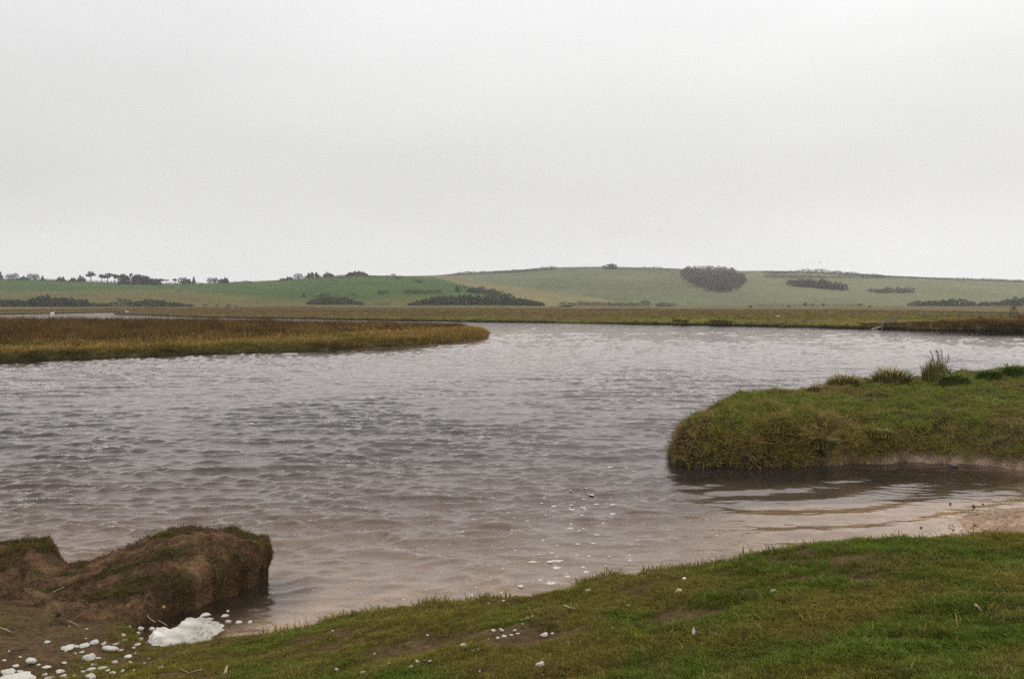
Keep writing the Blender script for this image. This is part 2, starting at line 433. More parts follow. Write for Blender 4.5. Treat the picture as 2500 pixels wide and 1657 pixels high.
# grassy spit
sx_ = np.unique(np.r_[np.arange(2.2, 9, .055), np.arange(9, 22, .12)]); sy_ = np.unique(np.r_[np.arange(13, 19.5, .05), np.arange(19.5, 34, .11)])
GY, GX = np.meshgrid(sy_, sx_, indexing='ij'); x, y = GX.ravel(), GY.ravel(); z = spit_z(x, y)
sw = smooth(.22, .08, z + .08 * fbm(x * 2, y * 2, 141, 3)) * smooth(4.6, 6.6, x)
sc_ = np.array([.05, .045, .018])[None] * (1 + .4 * fbm(x * 1.5, y * 1.5, 145, 3))[:, None]
pt = np.array([.30, .215, .145])[None] * (.85 + .35 * fbm(x * 5, y * 5, 149, 3))[:, None]
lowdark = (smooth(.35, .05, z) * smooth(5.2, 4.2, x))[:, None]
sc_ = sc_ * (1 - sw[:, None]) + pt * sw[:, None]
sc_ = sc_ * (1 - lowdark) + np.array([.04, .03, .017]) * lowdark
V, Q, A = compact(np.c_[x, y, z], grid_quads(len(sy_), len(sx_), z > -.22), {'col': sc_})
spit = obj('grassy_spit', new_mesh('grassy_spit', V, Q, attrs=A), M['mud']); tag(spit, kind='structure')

# deep ground sheet under everything
me = new_mesh('base_ground', [(-4500, -300, -1.7), (4500, -300, -1.7), (4500, 6000, -1.7), (-4500, 6000, -1.7)], [(0, 1, 2, 3)], attrs={'col': np.tile([.08, .07, .05], (4, 1))})
tag(obj('river_bed', me, M['bed']), kind='structure')

# ------------------------------------------------------------------ water
WATER_LEVEL = 0.0
def water_height(x, y):
    D = np.hypot(x, y)
    inlet = smooth(2.3, 3.3, x + .05 * (y - 12)) * (1 - smooth(15.5, 19.0, y - .0 * x))
    lee = smooth(-2.2, -3.0, x) * smooth(10.1, 9.4, y)
    shore = smooth(8.2, 12.5, y)
    env = (1 - .93 * inlet) * (1 - .9 * lee)
    gust = np.clip(.82 + .85 * fbm(x * .09 + 5, y * .055, 151, 3) + .12 * smooth(4, -8, x), .4, 1.45)
    rs = np.random.default_rng(99)
    h = np.zeros_like(x)
    for lam, n, amp in ((1.4, 4, .0062), (.78, 6, .0054), (.50, 9, .0052), (.34, 11, .0043), (.23, 11, .0030)):
        fadeD = (1 - smooth(lam * 60, lam * 160, D) * .7) * .8
        sh = shore * .55 + (.45 if lam > .6 else .25)
        for _ in range(n):
            th = rs.normal(-.10, .30 if lam > 1 else .55); l = lam * rs.uniform(.78, 1.28); k = 2 * np.pi / l
            ph = rs.uniform(0, 6.28); wob = perlin(x / (l * 2.6) + 7 * _, y / (l * 2.6), int(lam * 100) + _)
            p = k * (x * np.sin(th) + y * np.cos(th)) + ph + wob * 1.8
            s = np.sin(p) if lam > 1.2 else (1 - np.abs(np.sin(.5 * p))) * 2 - .73
            g = np.clip(.75 + 1.1 * perlin(x / (l * 3.1) - 3 * _, y / (l * 3.1) + 11, int(lam * 100) + 50 + _), 0, 2)
            h = h + amp * fadeD * sh * s * g
    for sc_w, A_w, sd in ((.75, .046, 501), (1.35, .034, 511), (2.5, .018, 521), (4.2, .008, 531)):
        wx = .35 * perlin(x * sc_w * .8, y * sc_w * .8, sd + 3); wy = .35 * perlin(x * sc_w * .8 + 9, y * sc_w * .8, sd + 4)
        p = perlin(x * sc_w * .62 + wx, y * sc_w * 1.35 + wy, sd); ridge = np.clip(1 - np.abs(p) * 2.4, 0, 1) ** 2
        h = h + A_w * (ridge - .2) * smooth(.0, .55, perlin(x * sc_w * .33, y * sc_w * .5, sd + 5) + .12) * (.3 + .7 * shore) * (1 - .6 * smooth(55, 110, D))
    h = h * env * gust
    h = h * (1 + .65 * np.tanh(h / .03)) * (1.0 + .28 * smooth(10, 14, D) * (1 - smooth(45, 80, D)))
    h = np.where(h > .045, .045 + (h - .045) * .3, h)
    # refracted swell lines running into the sheltered inlet
    r = np.hypot(x - 1.2, y - 21.5)
    crest = np.sin(2 * np.pi * r / .86 + 1.1 * perlin(x * .5, y * .5, 171) * 2)
    h = h + inlet * (.0165 * smooth(8.5, 3.8, x) + .0018) * crest * (.7 + .5 * perlin(x * .7, y * .7, 175))
    rip = perlin(x * 3.2, y * 6.5, 181) + .5 * perlin(x * 7, y * 15, 183)
    h = h + inlet * .0028 * rip + lee * .0022 * rip
    return h

def water_attrs(x, y):
    g = np.maximum(np.maximum(bed_z(x, y), near_z(x, np.minimum(y, 12))), -1.5)
    depth = np.clip(-g, .005, 1.5)
    depth = np.where((y > 30) | (np.abs(x) > 17), 1.5, depth)
    clear = np.exp(-depth * 2.6)
    silt = np.exp(-np.maximum(depth - .0, 0) / .34) * (1 - smooth(14, 30, y) * .8)
    silt = np.maximum(silt, .46 * smooth(-2.5, 3.0, x) * smooth(17.5, 9.5, y))
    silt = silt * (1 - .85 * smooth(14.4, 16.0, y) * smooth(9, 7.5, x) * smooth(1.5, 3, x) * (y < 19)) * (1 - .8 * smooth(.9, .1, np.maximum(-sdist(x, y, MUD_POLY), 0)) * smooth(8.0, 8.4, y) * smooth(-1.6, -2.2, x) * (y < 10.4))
    # shoal off the point of the reed bank
    silt = np.maximum(silt, .55 * np.exp(-np.abs(sdist(x, y, TIP)) / 1.6) * (y > 50))
    inlet = smooth(2.3, 3.3, x + .05 * (y - 12)) * (1 - smooth(15.5, 19.0, y)); lee = smooth(-2.2, -3.0, x) * smooth(10.1, 9.4, y)
    chop = .68 * np.clip(1 + .7 * fbm(x * .09 + 5, y * .055, 151, 3), .5, 1.4) * (1 - .86 * inlet) * (1 - .8 * lee) * (.45 + .55 * smooth(8.5, 14, y))
    chop = chop * (1 - .75 * np.exp(-np.abs(sdist(x, y, TIP)) / 1.8) * (y > 50))
    return clear, silt, chop

TIP = [(-9, 60), (-4.3, 67), (-2.3, 74), (-.6, 82), (.4, 88), (-1, 92), (-6, 90), (-12, 75)]
rad = [6.0]
while rad[-1] < 900:
    d = rad[-1]; rad.append(d + np.clip(d * d / 8200.0, .027, 25) * (1 if d < 16 else .9))
rad = np.array(rad)
ang = np.linspace(-R(41), R(41), 560)
GA, GR = np.meshgrid(ang, rad, indexing='xy')
x = (GR * np.sin(GA)).ravel(); y = (GR * np.cos(GA)).ravel()
z = water_height(x, y)
cl_, si_, ch_ = water_attrs(x, y)
print('water verts', len(x), 'rings', len(rad))
wm, nt, b = mat('river_water')
ac = attr(nt, 'clear'); as_ = attr(nt, 'silt')
tc = N(nt, 'ShaderNodeTexCoord'); mp = N(nt, 'ShaderNodeMapping'); mp.inputs['Scale'].default_value = (.55, 1.25, 1)
nt.links.new(tc.outputs['Object'], mp.inputs[0])
n1 = noise(nt, 9.0, 5, .65, mp.outputs[0]); n0 = noise(nt, .12, 3, .5, mp.outputs[0])
body = mixc(nt, as_.outputs['Fac'], (.015, .014, .015), (.345, .25, .185))
dif = N(nt, 'ShaderNodeBsdfDiffuse'); nt.links.new(body, dif.inputs[0])
tra = N(nt, 'ShaderNodeBsdfTransparent'); tra.inputs[0].default_value = (.95, .90, .80, 1)
ms = N(nt, 'ShaderNodeMixShader'); nt.links.new(ac.outputs['Fac'], ms.inputs[0]); nt.links.new(dif.outputs[0], ms.inputs[1]); nt.links.new(tra.outputs[0], ms.inputs[2])
bp = N(nt, 'ShaderNodeBump', Strength=.55, Distance=.014); nt.links.new(n1, bp.inputs['Height']); nt.links.new(attr(nt, 'chop').outputs['Fac'], bp.inputs['Strength'])
gl = N(nt, 'ShaderNodeBsdfGlossy', Roughness=.035); nt.links.new(bp.outputs[0], gl.inputs['Normal'])
gl.inputs[0].default_value = (1.0, .931, .917, 1)
fr = N(nt, 'ShaderNodeFresnel', IOR=1.333); nt.links.new(bp.outputs[0], fr.inputs['Normal'])
fm = N(nt, 'ShaderNodeMixShader'); nt.links.new(fr.outputs[0], fm.inputs[0]); nt.links.new(ms.outputs[0], fm.inputs[1]); nt.links.new(gl.outputs[0], fm.inputs[2])
nt.links.new(fm.outputs[0], nt.nodes['Material Output'].inputs[0]); nt.nodes.remove(b)
river = obj('river', new_mesh('river', np.c_[x, y, z], grid_quads(len(rad), len(ang)), attrs={'clear': cl_, 'silt': si_, 'chop': ch_}), wm); tag(river, kind='structure')

# ------------------------------------------------------------------ reed bank (left peninsula)
def reed_f(x): return np.interp(x, [-130, -60, -40, -23.8, -19.9, -14.7, -8.7, -4.2, -2.2, -1.2], [34, 37, 42, 46.3, 50.8, 54.9, 60.7, 68, 75.6, 84.0]) + .5 * fbm(x * .35, x * 0 + 2, 201, 3) * smooth(-1.5, -6, x)
def reed_b(x): return np.interp(x, [-130, -60, -30, -12, -5, -2.4, -1.2], [115, 112, 106, 99, 93, 89, 85.5])
def reed_z(x, y):
    d = np.minimum(y - reed_f(x), reed_b(x) - y)
    d = np.minimum(d, (-1.2 - x) * 2.0)
    wd = np.interp(x, [-30, -8, -1], [.8, 1.2, 5.0])
    return -.25 + (.62 + .05 * fbm(x * .5, y * .5, 211, 3)) * smooth(0, 1, d / wd) ** .7
rx = np.r_[np.arange(-130, -40, 1.5), np.arange(-40, -1.1, .22)]
rt = np.r_[np.linspace(0, .06, 22), np.linspace(.07, .93, 50), np.linspace(.94, 1, 12)]
T_, X_ = np.meshgrid(rt, rx, indexing='ij'); x = X_.ravel(); t = T_.ravel()
y = reed_f(x) * (1 - t) + reed_b(x) * t; z = reed_z(x, y)
rc = np.array([.085, .068, .026])[None] * (1 + .4 * fbm(x * .4, y * .4, 215, 3))[:, None]
rc[z < .05] = (.03, .026, .016)
tag(obj('reed_bank', new_mesh('reed_bank', np.c_[x, y, z], grid_quads(len(rt), len(rx)), attrs={'col': rc}), M['marsh']), kind='structure')

# ------------------------------------------------------------------ marsh beyond the river
MX = [-400, -220, -160, -125, -117, -111, -104, -95, -91, -80, -58, -34, -15.6, 0, 13.5, 24.5, 33.9, 41, 47, 60, 75, 110, 300]
MY = [140, 160, 180, 215, 235, 283, 275, 245, 227, 215, 185, 168, 151, 139, 131, 119, 110, 100, 92, 80, 70, 55, 20]
def marsh_f(x): return np.interp(x, MX, MY) + .7 * fbm(x * .22, x * 0 + 7, 221, 4)
def marsh_z(x, y):
    d = y - marsh_f(x)
    hgt = np.interp(x, [-60, 20, 34, 38, 46, 60], [.34, .36, .40, .46, .82, .9])
    hgt = hgt + (.3 * np.abs(fbm(x * .5, y * 0 + 1, 225, 3)) * smooth(10, 18, x)) * smooth(8, 1, d)
    hgt = hgt * smooth(60, 3, d) + .55 * smooth(3, 60, d)
    wd = np.interp(x, [-60, 0, 30, 60], [.9, .8, .6, .9])
    return -.3 + (hgt + .3 + .06 * fbm(x * .3, y * .3, 231, 3) * smooth(.5, 3, d)) * smooth(0, 1, d / wd) ** .6
mxs = np.r_[np.arange(-400, -125, 6), np.arange(-125, 62, .6), np.arange(62, 400, 6)]
mo = np.r_[0, .1, .2, .3, .45, .6, .8, 1.0, 1.4, 2, 3, 4.5, 6.5, 9, 12, 16, 21, 27, 35, 45, 60, 80, 110, 150, 200, 270, 350, 450, 600]
O_, X_ = np.meshgrid(mo, mxs, indexing='ij'); x = X_.ravel(); o = O_.ravel()
y = marsh_f(x) + o; x = x * (1 + o / 260.0 * smooth(40, 400, o)); z = marsh_z(X_.ravel(), y)
def marsh_col(x, y, z=None):
    d = y - np.interp(x, MX, MY)
    nz = fbm(x * .06, y * .06, 235, 4); nz2 = fbm(x * .015 + 3, y * .05, 239, 3)
    green = np.array([.125, .115, .022]); brown = np.array([.125, .092, .036]); orange = np.array([.16, .10, .035])
    f = smooth(-.2, .45, nz + .9 * smooth(150, 215, y) - .25 + .35 * nz2 + .4 * smooth(-10, -40, x))[:, None]
    c = green * (1 - f) + brown * f
    r = (smooth(34, 42, x) * smooth(25, 3, d))[:, None] * .8
    c = c * (1 - r) + orange * r
    return c * (1 + .25 * nz2)[:, None]
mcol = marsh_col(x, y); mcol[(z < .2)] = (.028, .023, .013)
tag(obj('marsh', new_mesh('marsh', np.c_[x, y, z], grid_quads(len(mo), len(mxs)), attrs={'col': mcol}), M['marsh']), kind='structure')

# ------------------------------------------------------------------ hills
class Hill:
    def __init__(s, px, py, yb, yc, umin, umax):
        s.u = (np.array(px) - CX) / F; s.e = (HY - np.array(py)) / F; s.yb = yb; s.yc = yc; s.um = (umin, umax)
    def zc(s, u): return H + np.interp(u, s.u, s.e) * s.yc
    def z(s, u, y):
        zc = s.zc(u); t = (y - s.yb) / (s.yc - s.yb)
        p = np.where(t < 1, np.clip(t, -1, 1) * (1.75 - .75 * np.clip(t, 0, 1)), 1 - (t - 1) ** 2 * .8)
        p = np.where(t < 0, t * 1.75, p)
        # gentle start at the foot
        p = np.where((t >= 0) & (t < 1), p * (.55 + .45 * smooth(0, .25, t)), p)
        return .4 + (zc - .4) * p
    def at(s, px, py):
        u = (px - CX) / F; e = (HY - py) / F
        yy = np.linspace(s.yb, s.yc, 400); ee = (s.z(u, yy) - H) / yy
        ok = np.nonzero(ee >= e)[0]
        Y = yy[ok[0]] if len(ok) else s.yc
        return (u * Y, Y, float(s.z(u, Y)))
    def build(s, name, colf, nu=260):
        uu = np.linspace(s.um[0], s.um[1], nu); yy = np.r_[np.linspace(s.yb - 30, s.yc, 60), np.linspace(s.yc + 15, s.yc + 420, 16)]
        Y_, U_ = np.meshgrid(yy, uu, indexing='ij'); u, y = U_.ravel(), Y_.ravel()
        x = u * y; z = s.z(u, y) + .35 * fbm(x * .012, y * .012, 241, 3) * smooth(s.yb, s.yb + 120, y) * smooth(s.yc + 50, s.yc - 50, y)
        o = obj(name, new_mesh(name, np.c_[x, y, z], grid_quads(len(yy), nu), attrs={'col': colf(u, y, x, z)}), M['hill']); tag(o, kind='structure')
        return o
HL = Hill([-700, -200, 0, 100, 200, 315, 450, 560, 620, 690, 800, 900, 1010, 1060, 1120, 1180, 1250, 1330, 1420], [676, 679, 682, 684, 688, 692, 693, 692, 690, 684, 676, 673, 675, 678, 692, 704, 722, 744, 770], 520, 900, -.9, .06)
HM = Hill([300, 900, 1080, 1180, 1270, 1430, 1530, 1590, 1660], [700, 676, 673, 683, 690, 708, 725, 744, 765], 600, 1180, -.42, .16)
HR = Hill([500, 900, 1000, 1080, 1200, 1290, 1350, 1480, 1560, 1640, 1800, 1900, 2000, 2150, 2330, 2500, 2900, 3600], [700, 688, 680, 673, 665, 660, 656, 654, 656, 658, 664, 664, 667, 674, 682, 687, 694, 700], 660, 1600, -.32, .95)
def hl_col(u, y, x, z):
    n = fbm(x * .006, y * .006, 251, 3); t = (y - 520) / 380 + .10 * n + .12 * fbm(u * 5, u * 0, 253, 2)
    low = np.array([.100, .086, .022]); up = np.array([.046, .080, .012])
    thr = np.interp(u * F + CX, [0, 450, 620, 800, 1000, 1200], [.28, .30, .20, .06, .03, .0]); f = smooth(thr - .05, thr + .06, t)[:, None]
    c = low * (1 - f) + up * f
    return c * (1 + .16 * fbm(x * .02, y * .02, 255, 3))[:, None]
def hm_col(u, y, x, z):
    n = fbm(x * .005, y * .005, 261, 3)
    return np.array([.16, .138, .055])[None] * (1 + .2 * n)[:, None]
def hr_col(u, y, x, z):
    n = fbm(x * .004, y * .004, 271, 3); f = smooth(-.3, .4, n + 3.2 * u - .35)[:, None]
    c = np.array([.105, .12, .052]) * (1 - f) + np.array([.15, .15, .072]) * f  # pasture colours paled to carry part of the distance haze on this hill
    br = smooth(.25, .6, fbm(x * .003 + 9, y * .012, 275, 3))[:, None] * .4
    return (c * (1 - br) + np.array([.15, .115, .07]) * br) * (1 + .15 * fbm(x * .015, y * .015, 277, 3))[:, None]
HL.build('hill', hl_col); HM.build('hill', hm_col); HR.build('hill', hr_col)

# ------------------------------------------------------------------ haze
hz = bmesh.new(); bmesh.ops.create_cube(hz, size=1)
for v in hz.verts: v.co = Vector((v.co.x * 5200, 900 + v.co.y * 2700, 41.5 + v.co.z * 89))
me = bpy.data.meshes.new('haze'); hz.to_mesh(me); hz.free()
hm, nt, b = mat('haze_air'); nt.nodes.remove(b)
pv = N(nt, 'ShaderNodeVolumePrincipled'); pv.inputs['Color'].default_value = (.97, .975, 1, 1); pv.inputs['Density'].default_value = .00021; pv.inputs['Anisotropy'].default_value = .2
nt.links.new(pv.outputs[0], nt.nodes['Material Output'].inputs['Volume'])
haze = obj('haze', me, hm); tag(haze, kind='stuff', label='thin pale haze lying over the valley')

# ------------------------------------------------------------------ grass made of clumps
def tuft_mesh(name, n, h, spread, w, lean, curl, dry=.2, seed=0, stiff=False):
    r = np.random.default_rng(seed); V = []; Q = []; T = []; S = []
    for i in range(n):
        a = r.uniform(0, 6.283); rr = spread * math.sqrt(r.uniform(0, 1))
        bx, by = rr * math.cos(a), rr * math.sin(a)
        hh = h * r.uniform(.55, 1.25); ww = w * r.uniform(.7, 1.3)
        da = a + r.normal(0, .9) if not stiff else r.uniform(0, 6.283)
        ln = hh * lean * abs(r.normal(.7, .5)); dx, dy = math.cos(da) * ln, math.sin(da) * ln
        sa = da + 1.57 + r.normal(0, .5); sx, sy = math.cos(sa) * ww / 2, math.sin(sa) * ww / 2
        dz = 1 - min(.6, curl * r.uniform(0, 1))
        b = len(V)
        for t, wf in ((0, 1), (.5, .85), (.85, .5)):
            cx, cy = bx + dx * t * t * 1.15, by + dy * t * t * 1.15; cz = hh * (t - (1 - dz) * t * t) - .012 * (t == 0)
            V += [(cx - sx * wf, cy - sy * wf, cz), (cx + sx * wf, cy + sy * wf, cz)]
        V.append((bx + dx * 1.25, by + dy * 1.25, hh * dz))
        Q += [(b, b + 1, b + 3, b + 2), (b + 2, b + 3, b + 5, b + 4)]; T.append((b + 4, b + 5, b + 6))
        k = r.uniform(.65, 1.35)
        c = (k * 1.75, k * 1.5, k * 1.7) if r.uniform() < dry else (k * r.uniform(.85, 1.15), k, k * r.uniform(.8, 1.1))
        S += [c] * 7
    return new_mesh(name, V, Q, T, True, {'shade': np.array(S)})

def tuft_set(name, k, *a, **kw):
    c = bpy.data.collections.new(name)
    for i in range(k):
        me = tuft_mesh(name, *a, seed=100 + i * 7 + len(name), **kw); me.materials.append(M['blade'])
        c.objects.link(bpy.data.objects.new(name + '_clump', me))
    return c

def scatter_group(c):
    ng = bpy.data.node_groups.new('clumps_' + c.name, 'GeometryNodeTree')
    ng.interface.new_socket('Geometry', in_out='INPUT', socket_type='NodeSocketGeometry')
    ng.interface.new_socket('Geometry', in_out='OUTPUT', socket_type='NodeSocketGeometry')
    n, l = ng.nodes, ng.links
    gi, go = n.new('NodeGroupInput'), n.new('NodeGroupOutput')
    ci = n.new('GeometryNodeCollectionInfo'); ci.inputs['Collection'].default_value = c
    ci.inputs['Separate Children'].default_value = True; ci.inputs['Reset Children'].default_value = True
    ip = n.new('GeometryNodeInstanceOnPoints'); ip.inputs['Pick Instance'].default_value = True
    def na(name, t):
        a = n.new('GeometryNodeInputNamedAttribute'); a.data_type = t; a.inputs['Name'].default_value = name
        return [s for s in a.outputs if s.enabled and s.name == 'Attribute'][0]
    l.new(gi.outputs[0], ip.inputs['Points']); l.new(ci.outputs[0], ip.inputs['Instance'])
    l.new(na('idx', 'INT'), ip.inputs['Instance Index']); l.new(na('rot', 'FLOAT_VECTOR'), ip.inputs['Rotation']); l.new(na('scl', 'FLOAT_VECTOR'), ip.inputs['Scale'])
    l.new(ip.outputs[0], go.inputs[0])
    return ng

def scatter(name, c, P, tint, scl, tilt=None, label=None, parent=None):
    """one stuff object: clumps of collection c at points P, tilted along (dx, dy, angle)"""
    n = len(P); me = bpy.data.meshes.new(name); me.vertices.add(n)
    me.vertices.foreach_set('co', np.asarray(P, np.float32).ravel())
    spin = rng.uniform(0, 6.283, n)
    if tilt is None: ph, th = rng.uniform(0, 6.283, n), np.abs(rng.normal(0, .16, n))
    else: ph, th = np.arctan2(tilt[1], tilt[0]), tilt[2]
    cp, sp, ct, st = np.cos(ph), np.sin(ph), np.cos(th), np.sin(th); q = spin - ph; cq, sq = np.cos(q), np.sin(q)
    # R = Rz(ph) Ry(th) Rz(spin-ph)
    r00 = cp * ct * cq - sp * sq; r10 = sp * ct * cq + cp * sq; r20 = -st * cq; r21 = st * sq; r22 = ct
    E = np.stack([np.arctan2(r21, r22), -np.arcsin(np.clip(r20, -1, 1)), np.arctan2(r10, r00)], 1)
    scl = np.asarray(scl, float)
    if scl.ndim == 1: scl = np.stack([scl] * 3, 1)
    for k, t, v in (('rot', 'FLOAT_VECTOR', E), ('scl', 'FLOAT_VECTOR', scl)):
        a = me.attributes.new(k, t, 'POINT'); a.data.foreach_set('vector', v.astype(np.float32).ravel())
    a = me.attributes.new('idx', 'INT', 'POINT'); a.data.foreach_set('value', rng.integers(0, len(c.objects), n).astype(np.int32))
    a = me.attributes.new('tint', 'FLOAT_COLOR', 'POINT'); a.data.foreach_set('color', np.c_[np.clip(tint, 0, 1), np.ones(n)].astype(np.float32).ravel())
    o = bpy.data.objects.new(name, me); COL.objects.link(o)
    md = o.modifiers.new('clumps', 'NODES'); md.node_group = scatter_group(c)
    if parent: o.parent = parent
    tag(o, label=label, cat='grass' if not parent else None, kind='stuff')
    return o

def lerp(a, b, f): f = np.asarray(f)[:, None]; return np.array(a) * (1 - f) + np.array(b) * f
def grad(fn, x, y, e=.05): return (fn(x + e, y) - fn(x - e, y)) / (2 * e), (fn(x, y + e) - fn(x, y - e)) / (2 * e)

LUSH, OLIVE, STRAW, DARKG = (.094, .132, .017), (.160, .142, .028), (.19, .135, .06), (.06, .09, .014)

C_turf = tuft_set('turf', 8, 15, .034, .045, .0042, .9, .5, dry=.22)
C_long = tuft_set('long_grass', 8, 22, .095, .075, .0065, 1.1, .8, dry=.26)
C_field = tuft_set('field_grass', 6, 26, .30, .45, .030, .8, .5, dry=.3)
C_reed = tuft_set('reeds', 6, 24, .95, .55, .022, .28, .1, dry=.22, stiff=True)

# short turf on the near bank
n = 195000
y = rng.uniform(3.4, 9.2, n) ; x = rng.uniform(-1, 1, n) * (.56 * y + 2.6)
z = near_z(x, y); zbb = bed_z(x, y); w = turf_wear(x, y)
keep = (z > zbb + .02) & (z > .05) & (y < yedge(x) + .4) & (x > -5.2) & (rng.uniform(0, 1, n) > w * .82) & ~((x < -3.4) & (mud_z(x, y) > z + .02))
x, y, z, w = x[keep], y[keep], z[keep], w[keep]
lu = smooth(-.25, .45, fbm(x * .9, y * .9, 301, 4) + .55 * smooth(-.5, 2.4, x) * smooth(8.0, 6.4, y) - .10 - .25 * smooth(-.5, -2.5, x))
ti = lerp(OLIVE, LUSH, lu); ol = smooth(.15, .6, fbm(x * 2.3, y * 2.3, 305, 3)); ti = ti * (1 - .5 * ol)[:, None] + np.array([.15, .115, .042]) * (.5 * ol)[:, None]
ti = ti * (1 - .55 * w)[:, None] + np.array([.125, .082, .038]) * (.55 * w)[:, None]
ti *= rng.uniform(.75, 1.25, len(x))[:, None]
tus = smooth(.25, .6, fbm(x * 1.7, y * 1.7, 309, 3)) * smooth(0, 2, x)
sc0 = rng.uniform(.42, .85, len(x)) * (1 - .4 * w) * (.9 + .2 * lu + .5 * tus)
print('turf', len(x))
scatter('turf', C_turf, np.c_[x, y, z], ti, sc0, label='short patchy green turf growing on the near bank')

# longer tufts along the lip of the near bank and in hollows
n = 2600; x = rng.uniform(-2.4, 5, n); y = yedge(x) + rng.normal(.02, .10, n); z = near_z(x, y)
k2 = (z > .06) & (rng.uniform(0, 1, n) < smooth(-.1, .4, fbm(x * 2, y * 0, 311, 2) + .1)); x, y, z = x[k2], y[k2], z[k2]
scatter('bank_lip_grass', C_turf, np.c_[x, y, z], lerp(OLIVE, (.14, .115, .045), rng.uniform(0, 1, len(x))), rng.uniform(1.0, 2.1, len(x)), label='longer grass along the lip of the near bank')
P = []
for hx, hy, hr, hd in HOLLOWS:
    if hx > 1.5 or hy < 6.2:
        m_ = 46; aa = rng.uniform(0, 6.283, m_); q = hr * rng.uniform(.3, 1.05, m_); P.append(np.c_[hx + q * np.cos(aa), hy + .5 * q * np.sin(aa) + .04])
for _ in range(16):
    yy = rng.uniform(4.6, 7.2); xx = rng.uniform(.2, .5 * yy); m_ = 30; P.append(np.c_[xx + rng.normal(0, .11, m_), yy + rng.normal(0, .07, m_)])
P = np.concatenate(P); z = near_z(P[:, 0], P[:, 1])
scatter('coarse_grass', C_turf, np.c_[P, z], lerp(DARKG, OLIVE, rng.uniform(0, 1, len(P)) ** 1.6), rng.uniform(.8, 1.5, len(P)), label='coarse darker grass tufts dotted through the near turf')

# grass on the muddy block
n = 14000; x = rng.uniform(-5.6, -2.3, n); y = rng.uniform(8.5, 10.6, n); z = mud_z(x, y)
gm = smooth(.18, .6, fbm(x * 1.6, y * 2.4, 131, 3) + .5 * smooth(-3.25, -2.75, x) + .5 * smooth(9.9, 10.3, y) * (np.abs(x + 3.7) > .75) + .6 * smooth(-4.5, -4.8, x) * smooth(9.5, 9.9, y))
kk = (z > .07) & (rng.uniform(0, 1, n) < gm) ; x, y, z = x[kk], y[kk], z[kk]
gx_, gy_ = grad(mud_z, x, y)
st_ = np.clip(np.hypot(gx_, gy_), 0, 2)
ov = smooth(.03, .28, z) * smooth(-3.3, -2.55, x) * (y < 10.6)
scatter('mud_bank_grass', C_turf, np.c_[x + .11 * ov, y - .07 * ov * smooth(10.2, 9.4, y), z], lerp((.085, .085, .02), (.13, .092, .035), np.clip(rng.uniform(0, 1, len(x)) * .6 + st_ * .3, 0, 1)), rng.uniform(.5, 1.0, len(x)), (-gx_, -gy_, np.clip(st_ * .8, 0, 1.5)), label='sparse grass clinging to the muddy block')

# roots and dead stalks in the bare mud
n = 9000; x = rng.uniform(-5.8, -2.5, n); y = rng.uniform(7.2, 10.4, n); z = mud_z(x, y); kk = (z > .05) & (z > near_z(x, y) + .01) & (rng.uniform(0, 1, n) < smooth(-.35, .4, fbm(x * 2.6, y * 2.6, 139, 3))); x, y, z = x[kk], y[kk], z[kk]
gx_, gy_ = grad(mud_z, x, y)
ov = smooth(.03, .28, z) * smooth(-3.3, -2.55, x) * (y < 10.6)
scatter('mud_roots', C_turf, np.c_[x + .11 * ov, y - .07 * ov * smooth(10.2, 9.4, y), z], lerp((.045, .030, .014), (.13, .09, .05), rng.uniform(0, 1, len(x)) ** 1.5), rng.uniform(.35, .85, len(x)), (-gx_ + rng.normal(0, .3, len(x)), -gy_ + rng.normal(0, .3, len(x)), rng.uniform(.6, 1.5, len(x))), label='matted dead roots and stalks in the bare mud')

# long matted grass on the spit
n = 82000; y = rng.uniform(14.2, 31, n); x = rng.uniform(2.5, .70 * 31, n)
kk = x < .70 * y + 1; x, y = x[kk], y[kk]; z = spit_z(x, y)
bare = smooth(.16, .06, z + .08 * fbm(x * 2, y * 2, 141, 3)) * smooth(4.6, 6.6, x)
near_w = np.clip(18.0 / y, .3, 1)
kk = (z > .06) & (rng.uniform(0, 1, len(x)) > bare * .97) & (rng.uniform(0, 1, len(x)) < near_w ** .5); x, y, z, bare = x[kk], y[kk], z[kk], bare[kk]
gx_, gy_ = grad(spit_z, x, y, .12); st_ = np.hypot(gx_, gy_)
lu = smooth(-.35, .4, fbm(x * .7, y * .7, 321, 4) + .35 * smooth(4.5, 9, x) * smooth(17.6, 19.5, y)); lu = lu * smooth(1.3, .35, st_)
dr = smooth(-.05, .55, fbm(x * 1.3, y * 1.3, 325, 3) + .25 * smooth(.3, 1.2, st_) - .08)
ti = lerp((.15, .128, .03), (.118, .148, .02), lu); ti = ti * (1 - .65 * dr)[:, None] + np.array([.24, .175, .07]) * (.6 * dr)[:, None]
ti *= rng.uniform(.8, 1.5, len(x))[:, None]
sl = rng.uniform(.55, 1.2, len(x)) * (1 - .35 * smooth(4.5, 9, x)) * (1 + .45 * smooth(.5, 1.4, st_))
print('spit', len(x))
scatter('spit_grass', C_long, np.c_[x, y, z], ti, sl, (-gx_ + rng.normal(0, .2, len(x)), -gy_ + rng.normal(0, .2, len(x)), np.clip(.15 + st_ * .8, 0, 1.5)), label='matted long grass covering the spit')

